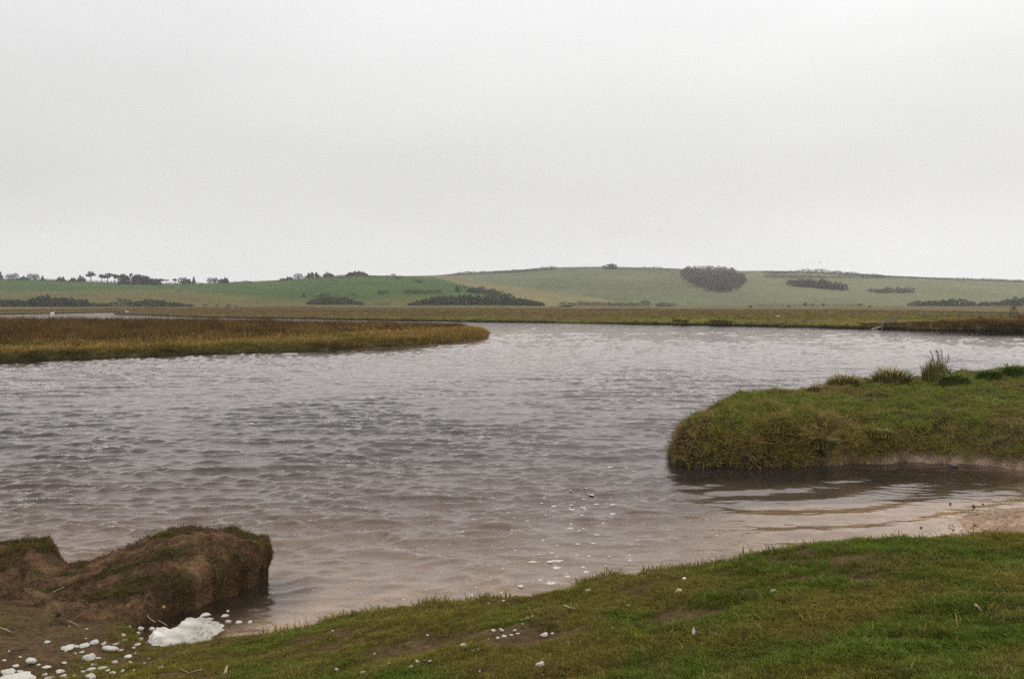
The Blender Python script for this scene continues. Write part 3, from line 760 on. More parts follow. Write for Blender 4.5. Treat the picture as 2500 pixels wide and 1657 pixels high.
# reed bank: straw fringe and brown reeds
n = 26000; x = -1.3 - (rng.uniform(0, 1, n) ** 1.25) * 62; f = reed_f(x)
y = f + .3 + rng.uniform(0, 1, n) ** 1.3 * (reed_b(x) - f - .6); kk = (np.abs(x) < .6 * y); x, y = x[kk], y[kk]; z = reed_z(x, y)
kk = z > .1; x, y, z = x[kk], y[kk], z[kk]
dfr = y - reed_f(x)
nn = fbm(x * .16, y * .16, 331, 4)
ti = lerp((.24, .168, .045), (.125, .122, .022), smooth(.05, .5, nn)) ; er = smooth(.9, .2, dfr + .5 * nn)[:, None]
ti = ti * (1 - er) + np.array([.05, .052, .018]) * er
band = smooth(1.6, 2.6, dfr) * smooth(4.2, 3.0, dfr); ti = ti * (1 - .4 * band)[:, None] + np.array([.26, .175, .055]) * (.4 * band)[:, None]
tip = smooth(-14, -3, x); ti = ti * (1 - .5 * tip)[:, None] + np.array([.21, .125, .03]) * (.5 * tip)[:, None]
ti *= rng.uniform(.7, 1.25, len(x))[:, None]
sc0 = rng.uniform(.6, 1.2, len(x)) * (1 + .5 * smooth(3, 10, dfr)); sc0[dfr < 1.2] *= .6; sc0 = sc0 * np.interp(x, [-12, -4, -1.2], [1, .8, .35])
xe = -1.5 - rng.uniform(0, 1, 9000) ** 1.1 * 45; ye_ = reed_f(xe) + rng.uniform(.05, 3.4, 9000); ze = reed_z(xe, ye_); ke = (ze > .0) & (np.abs(xe) < .6 * ye_); xe, ye_, ze = xe[ke], ye_[ke], ze[ke]
x, y, z = np.r_[x, xe], np.r_[y, ye_], np.r_[z, ze]; fe = smooth(.15, 1.0, ye_ - reed_f(xe) + .8 * fbm(xe * .3, ye_ * .3, 337, 2))
ti = np.concatenate([ti, lerp((.06, .058, .016), (.20, .165, .042), fe) * rng.uniform(.7, 1.3, len(xe))[:, None]]); sc0 = np.r_[sc0, rng.uniform(.3, .65, len(xe)) * np.interp(xe, [-12, -4, -1.2], [1, .7, .3])]
scatter('fringe_grass', C_field, np.c_[x, y, z], ti, sc0, label='straw and olive grass fringing the reed bank')
n = 20000; x = -4.5 - rng.uniform(0, 1, n) ** .95 * 70; f = reed_f(x)
inner = 5.0 + 2.5 * fbm(x * .12, x * 0, 335, 3) + 9 * smooth(-16, -5, x)
y = f + inner + rng.uniform(0, 1, n) ** 1.2 * np.clip(reed_b(x) - f - inner - 1, 0, 99)
kk = (np.abs(x) < .62 * y) & (y < reed_b(x) - .5) & (reed_b(x) - f - inner > 1.5); x, y = x[kk], y[kk]; z = reed_z(x, y)
edge = smooth(0, 5, y - reed_f(x) - np.interp(x, [-16, -5], [5, 14]))
kk = rng.uniform(0, 1, len(x)) < .25 + .75 * edge; x, y, z, edge = x[kk], y[kk], z[kk], edge[kk]
ti = lerp((.080, .046, .014), (.15, .090, .028), smooth(-.2, .5, fbm(x * .25, y * .25, 339, 3))) * rng.uniform(.6, 1.4, len(x))[:, None]
print('reeds', len(x))
scatter('reeds', C_reed, np.c_[x, y, z], ti, np.c_[rng.uniform(.8, 1.2, len(x)), rng.uniform(.8, 1.2, len(x)), rng.uniform(.45, 1.05, len(x)) * (.62 + .38 * edge) * np.interp(x, [-30, -6], [1, .62]) * (1 + .35 * fbm(x * .22, y * .3, 343, 3))], label='dense dark brown reeds standing on the reed bank')

# marsh grass near the far bank
n = 34000; x = rng.uniform(-150, 110, n); y = marsh_f(x) + .35 + rng.uniform(0, 1, n) ** 2.4 * 230
kk = np.abs(x) < .58 * y; x, y = x[kk], y[kk]; z = marsh_z(x, y); kk = z > .2; x, y, z = x[kk], y[kk], z[kk]
ti = marsh_col(x, y) * 1.25 * rng.uniform(.7, 1.3, len(x))[:, None]
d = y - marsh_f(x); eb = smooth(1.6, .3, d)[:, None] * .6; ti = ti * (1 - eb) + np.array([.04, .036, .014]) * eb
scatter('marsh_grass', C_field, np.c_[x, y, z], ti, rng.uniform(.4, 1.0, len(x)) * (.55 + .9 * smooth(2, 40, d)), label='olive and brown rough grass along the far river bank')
# dark overhanging growth on the steep far bank
n = 5200; x = np.r_[rng.uniform(37, 62, 4600), rng.uniform(18, 27, 600)]; y = marsh_f(x) + rng.uniform(.05, 1.5, n); z = marsh_z(x, y)
kk = z > -.1; x, y, z = x[kk], y[kk], z[kk]; top = smooth(.35, .8, z)
keep = (x > 35) | (fbm(x * .5, x * 0, 341, 2) > .05); x, y, z, top = x[keep], y[keep], z[keep], top[keep]
scatter('bank_bracken', C_field, np.c_[x, y, z], lerp((.026, .028, .010), (.20, .125, .04), top * rng.uniform(.3, 1, len(x))), rng.uniform(.4, .85, len(x)) * np.where(x > 35, np.interp(x, [37, 41, 46], [.35, .6, 1]), .8), (0 * x, 0 * x - 1, np.full(len(x), .9)), label='dark dead bracken hanging over the steep far bank')

# ------------------------------------------------------------------ far trees and bushes
def lobes(P, n):
    """points inside the shells of ellipsoids P = [(cx,cy,cz,rx,ry,rz)]"""
    P = np.array(P, float); vol = np.prod(P[:, 3:] + .01, axis=1) ** .67; i = rng.choice(len(P), n, p=vol / vol.sum())
    d = rng.normal(size=(n, 3)); d /= np.linalg.norm(d, axis=1)[:, None]
    r = rng.uniform(.55, 1.05, n)[:, None] ** .6
    return P[i, :3] + d * r * P[i, 3:]

def crown_tree(name, base, w, h, kind, label, group):
    root = empty(name, base); t = MB(); c = MB()
    lean = rng.normal(0, .05) * h
    if kind == 'pine':
        t.tube([(0, 0, -.3), (lean * .5, 0, h * .45), (lean, 0, h * .82)], [h * .05, h * .04, h * .02], 5)
        L = []
        for k in range(5):
            a = k * 1.3 + rng.uniform(0, 1); q = w * rng.uniform(.12, .36)
            p = (lean + q * math.cos(a), q * math.sin(a), h * rng.uniform(.58, .9))
            t.tube([(lean * .7, 0, h * .62), p], [h * .012, h * .006], 4); L.append((*p, w * .27, w * .27, h * .13))
        L.append((lean, 0, h * .9, w * .3, w * .3, h * .1)); c.leaves(lobes(L, 420), h * .075, flat=.5); m = M['pine']
    elif kind == 'cone':
        t.tube([(0, 0, -.3), (0, 0, h * .9)], [h * .03, h * .008], 5)
        L = [(0, 0, h * (.2 + .15 * k), w * .5 * (1 - k * .17), w * .5 * (1 - k * .17), h * .13) for k in range(6)]; c.leaves(lobes(L, 260), h * .09); m = M['pine']
    elif kind == 'bare':
        t.tube([(0, 0, -.3), (lean * .4, 0, h * .3), (lean, 0, h * .6)], [h * .04, h * .03, h * .012], 5)
        for k in range(9):
            a = k * .7 + rng.uniform(0, .5); q = w * rng.uniform(.2, .48); zt = h * rng.uniform(.6, 1)
            s0 = h * rng.uniform(.2, .5); mid = (q * .5 * math.cos(a), q * .5 * math.sin(a), (s0 + zt) / 2 + h * .05)
            t.tube([(lean * .3, 0, s0), mid, (q * math.cos(a), q * math.sin(a), zt)], [h * .014, h * .009, h * .004], 4)
        L = [(0, 0, h * .58, w * .42, w * .42, h * .4), (w * .2, 0, h * .42, w * .32, w * .3, h * .36), (-w * .22, 0, h * .44, w * .3, w * .28, h * .38)]
        c.leaves(lobes(L, int(640 * max(1, .8 * w / h))), h * .05, upright=.5); m = M['twig']
    else:
        t.tube([(0, 0, -.3), (lean * .4, 0, h * .3), (lean, 0, h * .7)], [h * .035, h * .026, h * .01], 5)
        L = []
        for k in range(8 + int(4 * w / h)):
            xo = rng.uniform(-.46, .46) * w; hk = h * (1 - .7 * (2 * xo / w) ** 2) * rng.uniform(.5, 1.0); yo = rng.uniform(-.25, .25) * w
            L.append((xo, yo, hk * .48, max(.13 * h, .09 * w), max(.13 * h, .09 * w), hk * .54))
            if k % 3 == 0: t.tube([(lean * .4, 0, h * .15), (xo * .8, yo * .8, hk * .7)], [h * .015, h * .006], 4)
        c.leaves(lobes(L, int(560 * max(1, .9 * w / h))), .085 * math.sqrt(w * h)); m = M['pine'] if kind == 'round' else M['scrub']
    obj('trunk', t.mesh('trunk', True), M['bark'], root); obj('crown', c.mesh('crown'), m, root)
    return tag(root, label, 'tree', group)

def bush(base, w, h, label, group, m='scrub', dens=1.0, name='bush'):
    c = MB(); k = 4 + int(3 * rng.uniform())
    L = [(0, 0, h * .3, w * .32, w * .3, h * .5)]
    for _ in range(k): q = rng.uniform(-.36, .36); L.append((w * q, w * rng.uniform(-.2, .2), h * rng.uniform(.18, .45), w * rng.uniform(.12, .2), w * .2, h * rng.uniform(.3, .55)))
    P = lobes(L, int(170 * dens)); P[:, 2] = np.abs(P[:, 2]) ; c.leaves(P, max(h * .10, w * .04))
    for q in (-.15, .12): c.tube([(w * q, 0, -.2), (w * q * 1.3, 0, h * .5)], [h * .03, h * .015], 4)
    return tag(obj(name, c.mesh('bush'), M[m], None, base), label, 'bush', group)

def thicket(name, pts, label, group=None, m='scrub', dens=1.0, hill=None, Yfix=None, cat='thicket', kind=None):
    """pts = (px, base_py, height_px); one continuous mass of scrub following the ground"""
    c = MB(); L = []; org = None
    for (a, b) in zip(pts[:-1], pts[1:]):
        st = max(1, int(abs(b[0] - a[0]) / 5))
        for i in range(st):
            t = i / st; px, py, hp = [a[j] * (1 - t) + b[j] * t for j in range(3)]
            if hill is not None: X, Y, Z = hill.at(px, py)
            else: Y = Yfix; X = (px - CX) / F * Y; Z = .72 if Yfix > 300 else float(marsh_z(np.array([X]), np.array([Y]))[0])
            if org is None: org = (X, Y, Z)
            hh = (hp * 1.15 + .8) / F * Y * rng.uniform(.75, 1.15); ww = 5.5 / F * Y * rng.uniform(.8, 1.5)
            L.append((X - org[0], Y - org[1] + rng.normal(0, ww * .5), Z - org[2] + hh * .35, ww, ww * 1.1, hh * .62))
    P = lobes(L, int(len(L) * 120 * dens)); c.leaves(P, np.mean([l[5] for l in L]) * .17)
    return tag(obj(name, c.mesh(name), M[m], None, org), label, cat, group, kind)

def skyline(h, px, top, w_px, kind, label, group, name=None, dy=.995):
    u = (px - CX) / F; Y = h.yc * dy; Z = float(h.z(u, Y)); hh = (H + (HY - top) / F * Y - Z) * 1.12 + .8
    nm = name or {'pine': 'pine_tree', 'bare': 'bare_tree', 'cone': 'conifer', 'round': 'evergreen_tree', 'scrub': 'scrub_tree'}[kind]
    return crown_tree(nm, (u * Y, Y, Z - .2), w_px / F * Y, max(hh, 2.5), kind, label, group)

G1 = 'trees along the green skyline'
for px, top, w, kind, lab in (
        (-2, 663, 20, 'round', 'dark tree cut by the picture edge on the green skyline'),
        (22, 671, 20, 'bare', 'leafless tree, outermost of the skyline trees beyond the dark edge tree'),
        (36, 669, 22, 'bare', 'leafless tree beside the low evergreen clump on the skyline'),
        (56, 675, 26, 'round', 'low evergreen clump between two groups of leafless trees'),
        (75, 670, 20, 'bare', 'leafless tree just beyond the low evergreen clump on the skyline'),
        (88, 671, 18, 'bare', 'leafless tree beside the small pointed skyline conifer'),
        (104, 675, 11, 'cone', 'small pointed conifer standing alone on the skyline'),
        (150, 676, 22, 'scrub', 'rounded dark tree in the gap before the umbrella pines'),
        (178, 679, 18, 'scrub', 'low dark tree touching the tall round evergreen'),
        (198, 671, 18, 'round', 'tall round evergreen next to the tallest umbrella pine'),
        (222, 667, 25, 'pine', 'tallest umbrella pine with bare trunk on the skyline'),
        (247, 674, 20, 'pine', 'slender umbrella pine just behind the tallest pine'),
        (262, 671, 24, 'pine', 'broad flat-topped pine in the middle of the pine row'),
        (280, 674, 18, 'pine', 'umbrella pine closest to the dense wood block'),
        (300, 672, 18, 'pine', 'pine rising above the start of the dense wood block'),
        (392, 683, 20, 'pine', 'low spreading pine at the tapering end of the wood block'),
        (406, 685, 16, 'pine', 'low spreading pine just clear of the wood block'),
        (427, 683, 11, 'pine', 'tiny lone umbrella pine on the skyline'),
        (443, 679, 20, 'bare', 'leafless tree leaning into the domed dark tree'),
        (456, 676, 22, 'round', 'domed dark tree beside the narrow conifer on the skyline'),
        (473, 678, 9, 'cone', 'narrow conifer beside the domed dark tree on the skyline'),
        (514, 680, 20, 'bare', 'pale leafless tree before the last evergreen dome'),
        (526, 680, 14, 'bare', 'pale leafless tree touching the last evergreen dome'),
        (545, 678, 28, 'round', 'last evergreen dome before the bare stretch of skyline')):
    skyline(HL, px, top, w, kind, lab, G1)
G2 = 'scrub along the middle skyline'
for px, top, w, kind, lab in (
        (690, 680, 14, 'scrub', 'small scrubby tree starting the hilltop scrub line'),
        (706, 677, 20, 'scrub', 'low scrubby tree second along the hilltop scrub line'),
        (728, 669, 24, 'bare', 'leafless tree rising in the hilltop scrub line'),
        (764, 665, 34, 'scrub', 'broad domed tree in the hilltop scrub line'),
        (800, 666, 30, 'scrub', 'domed tree closing the hilltop scrub line'),
        (872, 664, 52, 'scrub', 'wide low dome of scrub alone on the hilltop'),
        (960, 671, 14, 'bare', 'small leafless tree at the end of the green hilltop')):
    skyline(HL, px, top, w, kind, lab, G2)
thicket('wood_block', [(292, 694, 20), (330, 694, 21), (360, 695, 17), (392, 696, 10)], 'dense dark block of pines filling the middle of the skyline', m='pine', hill=HL, dens=1.6, cat='wood')
thicket('scrub_line', [(-20, 684, 4), (60, 685, 5), (140, 688, 5), (215, 690, 5), (290, 693, 6), (400, 695, 5), (470, 695, 7), (500, 695, 3)], 'low dark understory running along under the skyline trees', hill=HL, cat='scrub', kind='stuff')
thicket('scrub_line', [(560, 694, 4), (590, 692, 7), (620, 692, 4)], 'low dark mound of scrub past the last evergreen dome', hill=HL, cat='scrub')
thicket('scrub_line', [(110, 686, 4), (138, 688, 4)], 'low scrub beside the small pointed conifer', hill=HL, cat='scrub', kind='stuff')
thicket('scrub_line', [(684, 688, 4), (715, 684, 6), (760, 681, 7), (815, 678, 6), (850, 677, 5), (905, 676, 4)], 'low scrub running on under the hilltop trees', hill=HL, cat='scrub', kind='stuff')
thicket('scrub_line', [(825, 677, 4), (842, 676, 4)], 'tiny scrub strip between the hilltop domes', hill=HL, cat='scrub', kind='stuff')
thicket('scrub_line', [(905, 676, 3), (985, 677, 4)], 'thin scrub strip on the rim of the green hill', hill=HL, cat='scrub')

G3 = 'bushes on the green hillside'
for px, py, w, hp, lab in (
        (437, 712, 14, 6, 'lone small bush in the green field below the skyline'),
        (742, 725, 18, 12, 'small dark bush highest at the near end of the hillside scrub'),
        (790, 725, 44, 11, 'wide dark bush above the hillfoot scrub'),
        (858, 722, 30, 10, 'dark bush in the middle of the green hillside'),
        (940, 717, 42, 9, 'low dark bush strip high on the green hillside'),
        (1022, 690, 34, 8, 'dark bush just below the green hilltop'),
        (1118, 713, 26, 18, 'upright bush at the head of the long thicket'),
        (1135, 704, 14, 8, 'tiny bush above the long thicket'),
        (970, 681, 26, 6, 'flat scrub patch on the rim of the hill')):
    b_ = HL.at(px, py); bush(b_, w / F * b_[1], hp / F * b_[1], lab, G3)
thicket('thicket', [(752, 743, 8), (775, 743, 16), (810, 743, 17), (840, 743, 18), (865, 743, 8), (890, 744, 3)], 'dark scrub mound at the foot of the green hill', hill=HL, dens=1.3)
thicket('thicket', [(990, 716, 8), (1080, 716, 8)], 'straight dark hedge strip across the green hillside', hill=HL)
thicket('thicket', [(920, 744, 4), (955, 744, 5)], 'little scrub strip at the foot of the hill', hill=HL, kind='stuff')
thicket('thicket', [(1000, 745, 4), (1040, 744, 12), (1075, 744, 20), (1140, 744, 21), (1200, 744, 20), (1260, 745, 18), (1300, 746, 12), (1345, 747, 3)], 'long dark thicket at the end of the green hill', hill=HL, dens=1.7)
thicket('thicket', [(1145, 714, 12), (1180, 716, 13), (1215, 726, 15), (1250, 736, 16)], 'upper arm of dark scrub running down to the long thicket', hill=HL, dens=1.2)

# hedges and bushes at the foot of the hills
thicket('hedge', [(-30, 747, 14), (30, 747, 13), (45, 747, 15), (60, 747, 13), (85, 747, 20), (96, 747, 24), (150, 747, 20), (185, 747, 17), (215, 747, 12), (232, 747, 5)], 'tall dark hedge at the far edge of the marsh by the pond', m='gorse', Yfix=505, cat='hedge', dens=1.6)
thicket('hedge', [(236, 747, 6), (270, 747, 9), (284, 747, 12), (292, 747, 24), (306, 747, 21), (320, 747, 14), (360, 747, 15), (378, 747, 16), (410, 747, 10), (440, 747, 6), (475, 747, 3)], 'dark hedge with a tall clump past the gap by the pond', m='gorse', Yfix=505, cat='hedge', dens=1.5)
for px, hp, w, lab in ((502, 9, 16, 'compact dark bush standing alone at the marsh edge'), (530, 7, 18, 'low brown bush between two marsh edge bushes'), (556, 9, 14, 'rounded bush last along the marsh edge'), (577, 5, 8, 'tiny bush at the marsh edge below the green field')):
    Y = 505; bush(((px - CX) / F * Y, Y, .7), w / F * Y, hp / F * Y, lab, 'bushes at the marsh edge')
thicket('hedge', [(1370, 746, 8), (1380, 746, 9), (1392, 746, 6), (1410, 746, 9), (1450, 746, 8), (1500, 746, 7), (1560, 746, 6), (1572, 746, 12), (1585, 746, 11), (1592, 746, 3)], 'straggling grey hedge below the middle of the long hill', Yfix=610, cat='hedge')
thicket('hedge', [(1600, 747, 6), (1630, 747, 8), (1655, 747, 4)], 'short hedge below the dark hillside wood', Yfix=610, cat='hedge')
for px, hp, w, lab in ((1833, 8, 9, 'small black bush on the marsh horizon below the dark wood'), (1926, 6, 7, 'tiny black bush on the marsh horizon'), (1966, 11, 13, 'grey bush at the foot of the long hill, tallest of its row'), (1985, 8, 14, 'low grey bush beside the tallest grey bush'), (2010, 8, 11, 'grey bush in the middle of the hillfoot row'), (2098, 8, 16, 'grey double bush at the end of the hillfoot row'), (2124, 6, 8, 'last little grey bush of the hillfoot row')):
    Y = 600 if w > 10 else 420; bush(((px - CX) / F * Y, Y, .65), w / F * Y, hp / F * Y, lab, 'bushes below the long hill')
thicket('hedge', [(1850, 747, 3), (1900, 747, 4), (1950, 747, 3), (2060, 747, 3), (2110, 747, 3)], 'very low scrub line along the foot of the long hill', Yfix=610, cat='hedge')
thicket('hedge', [(2222, 748, 7), (2240, 748, 12), (2255, 748, 8), (2300, 748, 12), (2330, 748, 15), (2365, 748, 13), (2380, 748, 6), (2410, 748, 8), (2440, 748, 8), (2450, 748, 14), (2480, 748, 18), (2540, 748, 18), (2600, 748, 16)], 'long grey-green hedge behind the marsh fence', Yfix=600, cat='hedge', dens=1.2)

# long hill: skyline hedge, wood and scrub patches
thicket('hedge', [(1085, 675, 3), (1130, 671, 7), (1200, 668, 6), (1280, 664, 6), (1330, 660, 8), (1352, 658, 8), (1362, 658, 3)], 'hedge climbing the skyline of the long hill', hill=HR, cat='hedge', m='twig', dens=1.4)
thicket('hedge', [(1375, 658, 2), (1470, 656, 3)], 'thin hedge along the top of the long hill', hill=HR, cat='hedge')
thicket('hedge', [(1510, 658, 3), (1570, 658, 5), (1600, 658, 7), (1625, 660, 4), (1650, 660, 2)], 'hedge on the hilltop between the squared clump and the dark wood', hill=HR, cat='hedge')
thicket('squared_clump', [(1476, 657, 9), (1485, 657, 11), (1500, 657, 11), (1503, 657, 9)], 'small flat-topped clump standing proud on the hilltop', hill=HR, cat='clump', dens=2.2, m='twig')
thicket('hedge', [(1868, 667, 4), (1900, 668, 5), (1945, 667, 5), (1960, 667, 9), (2000, 668, 10), (2050, 671, 8), (2100, 674, 6), (2160, 677, 5)], 'grey hedge along the falling skyline past the dark wood', hill=HR, cat='hedge', m='twig', dens=1.3)
thicket('hedge', [(2160, 677, 3), (2260, 681, 3), (2330, 684, 6), (2380, 685, 5), (2450, 688, 6), (2500, 690, 6), (2600, 694, 6)], 'hedge trailing down the outer end of the skyline', hill=HR, cat='hedge', dens=1.2)
thicket('thicket', [(1870, 677, 7), (1950, 679, 8), (2020, 678, 4), (2120, 679, 4), (2165, 680, 6)], 'band of leafless scrub just under the skyline hedge', hill=HR, m='twig', dens=1.1)
thicket('thicket', [(1928, 696, 9), (1945, 700, 15), (1980, 702, 17), (2010, 704, 18), (2045, 708, 15), (2065, 708, 16)], 'larger grey thicket on the slope past the dark wood', hill=HR, m='twig', dens=1.6)
thicket('thicket', [(2122, 712, 5), (2150, 716, 9), (2165, 716, 14), (2180, 714, 8), (2192, 716, 15), (2215, 715, 12), (2232, 714, 12)], 'smaller ragged grey thicket low on the outer slope', hill=HR, m='twig', dens=1.3)
cop = [(1660, 678), (1672, 664), (1705, 660), (1760, 659), (1795, 664), (1815, 680), (1817, 694), (1800, 709), (1760, 716), (1728, 712), (1690, 695)]
c = MB(); cnt = 0; org = HR.at(1740, 690)
while cnt < 420:
    px, py = rng.uniform(1655, 1820), rng.uniform(655, 718)
    if sdist(np.array([px]), np.array([py]), cop)[0] < 0: continue
    X, Y, Z = HR.at(px, py); hh = rng.uniform(4.5, 7.0); cnt += 1
    c.tube([(X - org[0], Y - org[1], Z - org[2] - .3), (X - org[0], Y - org[1], Z - org[2] + hh * .6)], [.25, .12], 4)
    c.leaves(lobes([(X - org[0], Y - org[1], Z - org[2] + hh * .6, 3.0, 3.0, hh * .42)], 46), .62, upright=.3)
tag(obj('hillside_wood', c.mesh('hillside_wood'), M['twig'], None, org), 'heart-shaped dark leafless wood high on the long hill', 'wood', kind='stuff')

# ------------------------------------------------------------------ tussocks on the spit
def spit_at(px, py):
    d = np.linspace(14, 34, 1600); x = (px - CX) / F * d; z = spit_z(x, d); line = H - (py - HY) / F * d
    i = np.nonzero(z >= line)[0]; i = i[0] if len(i) else len(d) // 2
    return float(x[i]), float(d[i]), float(z[i])

def tussock(px, py, w_px, h_px, n, label, cols, plumes=0, bent=.95):
    n = int(n * 1.7)
    X, Y, Z = spit_at(px, py); w = w_px / F * Y; h = h_px / F * Y * (1.35 if bent < 1 else 1.0)
    V, Q, T, S = [], [], [], []
    r = np.random.default_rng(int(px))
    for i in range(n):
        a = r.uniform(0, 6.283); q = w * .42 * math.sqrt(r.uniform()); bx, by = q * math.cos(a), q * .7 * math.sin(a)
        hh = h * r.uniform(.35, 1.0) * (1 - .55 * (abs(bx) / (w * .5)) ** 1.3) * (.8 + .4 * float(perlin(np.array(bx * 9 + px), np.array(by * 9), 7)) + .1); ln = hh * bent * r.uniform(.1, 1.1); da = a + r.normal(0, .6)
        dx, dy = math.cos(da) * ln, math.sin(da) * ln; ww = .007 * r.uniform(.7, 1.4); sa = da + 1.57
        sx, sy = math.cos(sa) * ww, math.sin(sa) * ww; b = len(V)
        for t, wf in ((0, 1), (.45, .9), (.8, .6)):
            V += [(bx + dx * t * t - sx * wf, by + dy * t * t - sy * wf, hh * (t - .25 * bent * t * t) - .05 * (t == 0)), (bx + dx * t * t + sx * wf, by + dy * t * t + sy * wf, hh * (t - .25 * bent * t * t) - .05 * (t == 0))]
        V.append((bx + dx * 1.2, by + dy * 1.2, hh * (1 - .3 * bent)))
        Q += [(b, b + 1, b + 3, b + 2), (b + 2, b + 3, b + 5, b + 4)]; T.append((b + 4, b + 5, b + 6))
        c = np.array(cols[r.integers(0, len(cols))]) * r.uniform(.7, 1.3); S += [c] * 7
    root = empty('grass_tussock', (X, Y, Z))
    me = new_mesh('blades', V, Q, T, True, {'col': np.array(S)}); obj('blades', me, M['tussock'], root)
    for i in range(plumes):
        a = r.uniform(0, 6.283); bx, by = w * .3 * math.cos(a), w * .2 * math.sin(a); hh = h * r.uniform(.8, 1.1); lx = r.normal(.03, .08) * hh
        m = MB(); m.tube([(bx, by, 0), (bx + lx * .4, by, hh * .6), (bx + lx, by, hh)], [.004, .0035, .002], 4)
        P = np.array([(bx + lx * (.7 + .3 * t), by, hh * (.74 + .26 * t)) for t in np.linspace(0, 1, 16)]) + r.normal(0, .012, (16, 3)); m.leaves(P, .018, upright=.6)
        obj('seed_stem', m.mesh('seed_stem'), M['darkstalk'], root)
    return tag(root, label, 'tussock', 'tussocks along the back edge of the spit')
mt, nt_, b_ = mat('tussock_blades'); nt_.links.new(attr(nt_, 'col').outputs['Color'], b_.inputs['Base Color']); b_.inputs['Roughness'].default_value = .7; b_.inputs['Specular IOR Level'].default_value = .15
M['tussock'] = mt
BR, OG, ST, DG = (.26, .165, .065), (.17, .165, .04), (.40, .30, .13), (.10, .135, .03)
tussock(1664, 1024, 90, 40, 420, 'brown grass fringe at the very tip of the spit', [BR, OG, ST])
tussock(1780, 972, 90, 36, 420, 'reddish brown tussock on the near shoulder of the spit', [BR, OG, BR])
tussock(1985, 962, 44, 30, 240, 'small russet tussock on the step of the spit edge', [BR, BR, ST])
tussock(2060, 945, 95, 42, 420, 'long russet tussock on the back edge of the spit', [BR, OG, ST, OG])
tussock(2178, 938, 110, 52, 560, 'bushy straw and green tussock on the back edge of the spit', [ST, OG, OG, BR])
tussock(2285, 935, 80, 58, 520, 'tall tussock with dark seed stems on the spit', [OG, OG, BR, DG], plumes=11, bent=.3)
tussock(2330, 937, 90, 34, 360, 'dark green tussock sloping off behind the tall seeded tussock', [DG, DG, OG])
tussock(2415, 922, 70, 26, 300, 'low dark green tussock nearer the picture edge on the spit', [DG, DG, LUSH])
tussock(2475, 918, 90, 36, 380, 'rounded dark green tussock at the picture edge on the spit', [DG, LUSH, DG])
tussock(1990, 1085, 120, 40, 420, 'dark overhanging tussock on the front face of the spit', [OG, DG, BR], bent=1.2)
tussock(2150, 1060, 70, 26, 240, 'small drooping tussock on the front slope of the spit', [OG, DG, ST], bent=1.2)

# ------------------------------------------------------------------ fence and broken gate on the far bank
def mz(x, y): return float(marsh_z(np.array([float(x)]), np.array([float(y)]))[0])
FENCE = [(2241, 132), (2256, 129), (2288, 129), (2312, 128), (2341, 127), (2371, 126), (2392, 125), (2418, 124), (2445, 123), (2475, 122)]
pts = [((px - CX) / F * Y, Y) for px, Y in FENCE]
root = empty('field_fence', (pts[0][0], pts[0][1], mz(*pts[0]))); o0 = Vector(root.location)
tops = []
for i, (X, Y) in enumerate(pts):
    zg = mz(X, Y); hh = 1.25 if i == 1 else 1.0 + .08 * math.sin(i * 2.3); m = MB(); rp = Vector((X, Y, zg)) - o0
    lean = .03 * math.sin(i * 1.7)
    m.tube([rp + Vector((0, 0, -.4)), rp + Vector((lean * .5, 0, hh * .5)), rp + Vector((lean, 0, hh))], [.085, .08, .075], 7)
    obj('post', m.mesh('post', True), M['oldwood'], root); tops.append((rp, hh))
m = MB(); m.tube([tops[1][0] + Vector((.05, -.05, .75)), tops[1][0] + Vector((.85, -.2, -.1))], [.06, .06], 6); obj('brace', m.mesh('brace', True), M['oldwood'], root)
for i in range(len(tops) - 1):
    for hz_ in (.42, .86):
        if (hz_ > .5 and i < 4) : continue
        m = MB(); m.beam(tops[i][0] + Vector((-.05, -.10, hz_)), tops[i + 1][0] + Vector((.02, -.10, hz_ + .02)), .05, .11); obj('rail', m.mesh('rail'), M['oldwood'], root)
tag(root, 'weathered post and rail fence crossing the marsh near the picture edge', 'fence')

gx0, gy0 = (2153 - CX) / F * 105, 105.0
yg = float(marsh_f(np.array([gx0]))[0]); root = empty('broken_gate', (gx0, yg + .4, 0)); o0 = Vector(root.location)
def gp(px, py, Y): return Vector(((px - CX) / F * Y, Y, H - (py - HY) / F * Y)) - o0
ya, yb_ = yg + .25, yg + 5.5
for px, y_, t0, t1 in ((2153, ya, 780, 806), (2187, yb_, 766, 786), (2141, ya - .2, 796, 806), (2170, ya + .3, 797, 806)):
    m = MB(); m.tube([gp(px, t1, y_) + Vector((0, 0, -.3)), gp(px, t0, y_)], [.10, .085], 7); obj('post', m.mesh('post', True), M['oldwood'], root)
for k in range(4):
    m = MB(); a = gp(2154, 783 + k * 5.2, ya); b2 = gp(2187, 776 + k * 4.2, yb_); m.beam(a, b2, .06, .12); obj('rail', m.mesh('rail'), M['oldwood'], root)
tag(root, 'broken grey timber gate leaning over the far water edge', 'gate')
for (p, q, lab) in (((2128, 804, ya - .3), (2150, 797, ya + .1), 'thin bleached plank propped beside the broken gate'), ((2168, 799, ya + .4), (2190, 793, ya + 1.2), 'wide bleached plank lying past the broken gate')):
    a, b2 = gp(*p) + o0, gp(*q) + o0; m = MB(); m.beam(a - a, b2 - a, .3, .09); tag(obj('plank', m.mesh('plank'), M['palewood'], None, a), lab, 'plank', 'planks by the broken gate')

# leaning pale post in the marsh
Y = 172.0; X = (1537 - CX) / F * Y; zg = mz(X, Y); m = MB(); m.tube([(0, 0, -.2), (.25, 0, .5), (.42, 0, 1.0)], [.10, .09, .05], 6); m.tube([(.2, 0, .4), (-.35, 0, .55)], [.05, .03], 5)
tag(obj('leaning_post', m.mesh('leaning_post', True), M['palewood'], None, (X, Y, zg)), 'pale forked stump leaning in the middle of the marsh', 'stump')

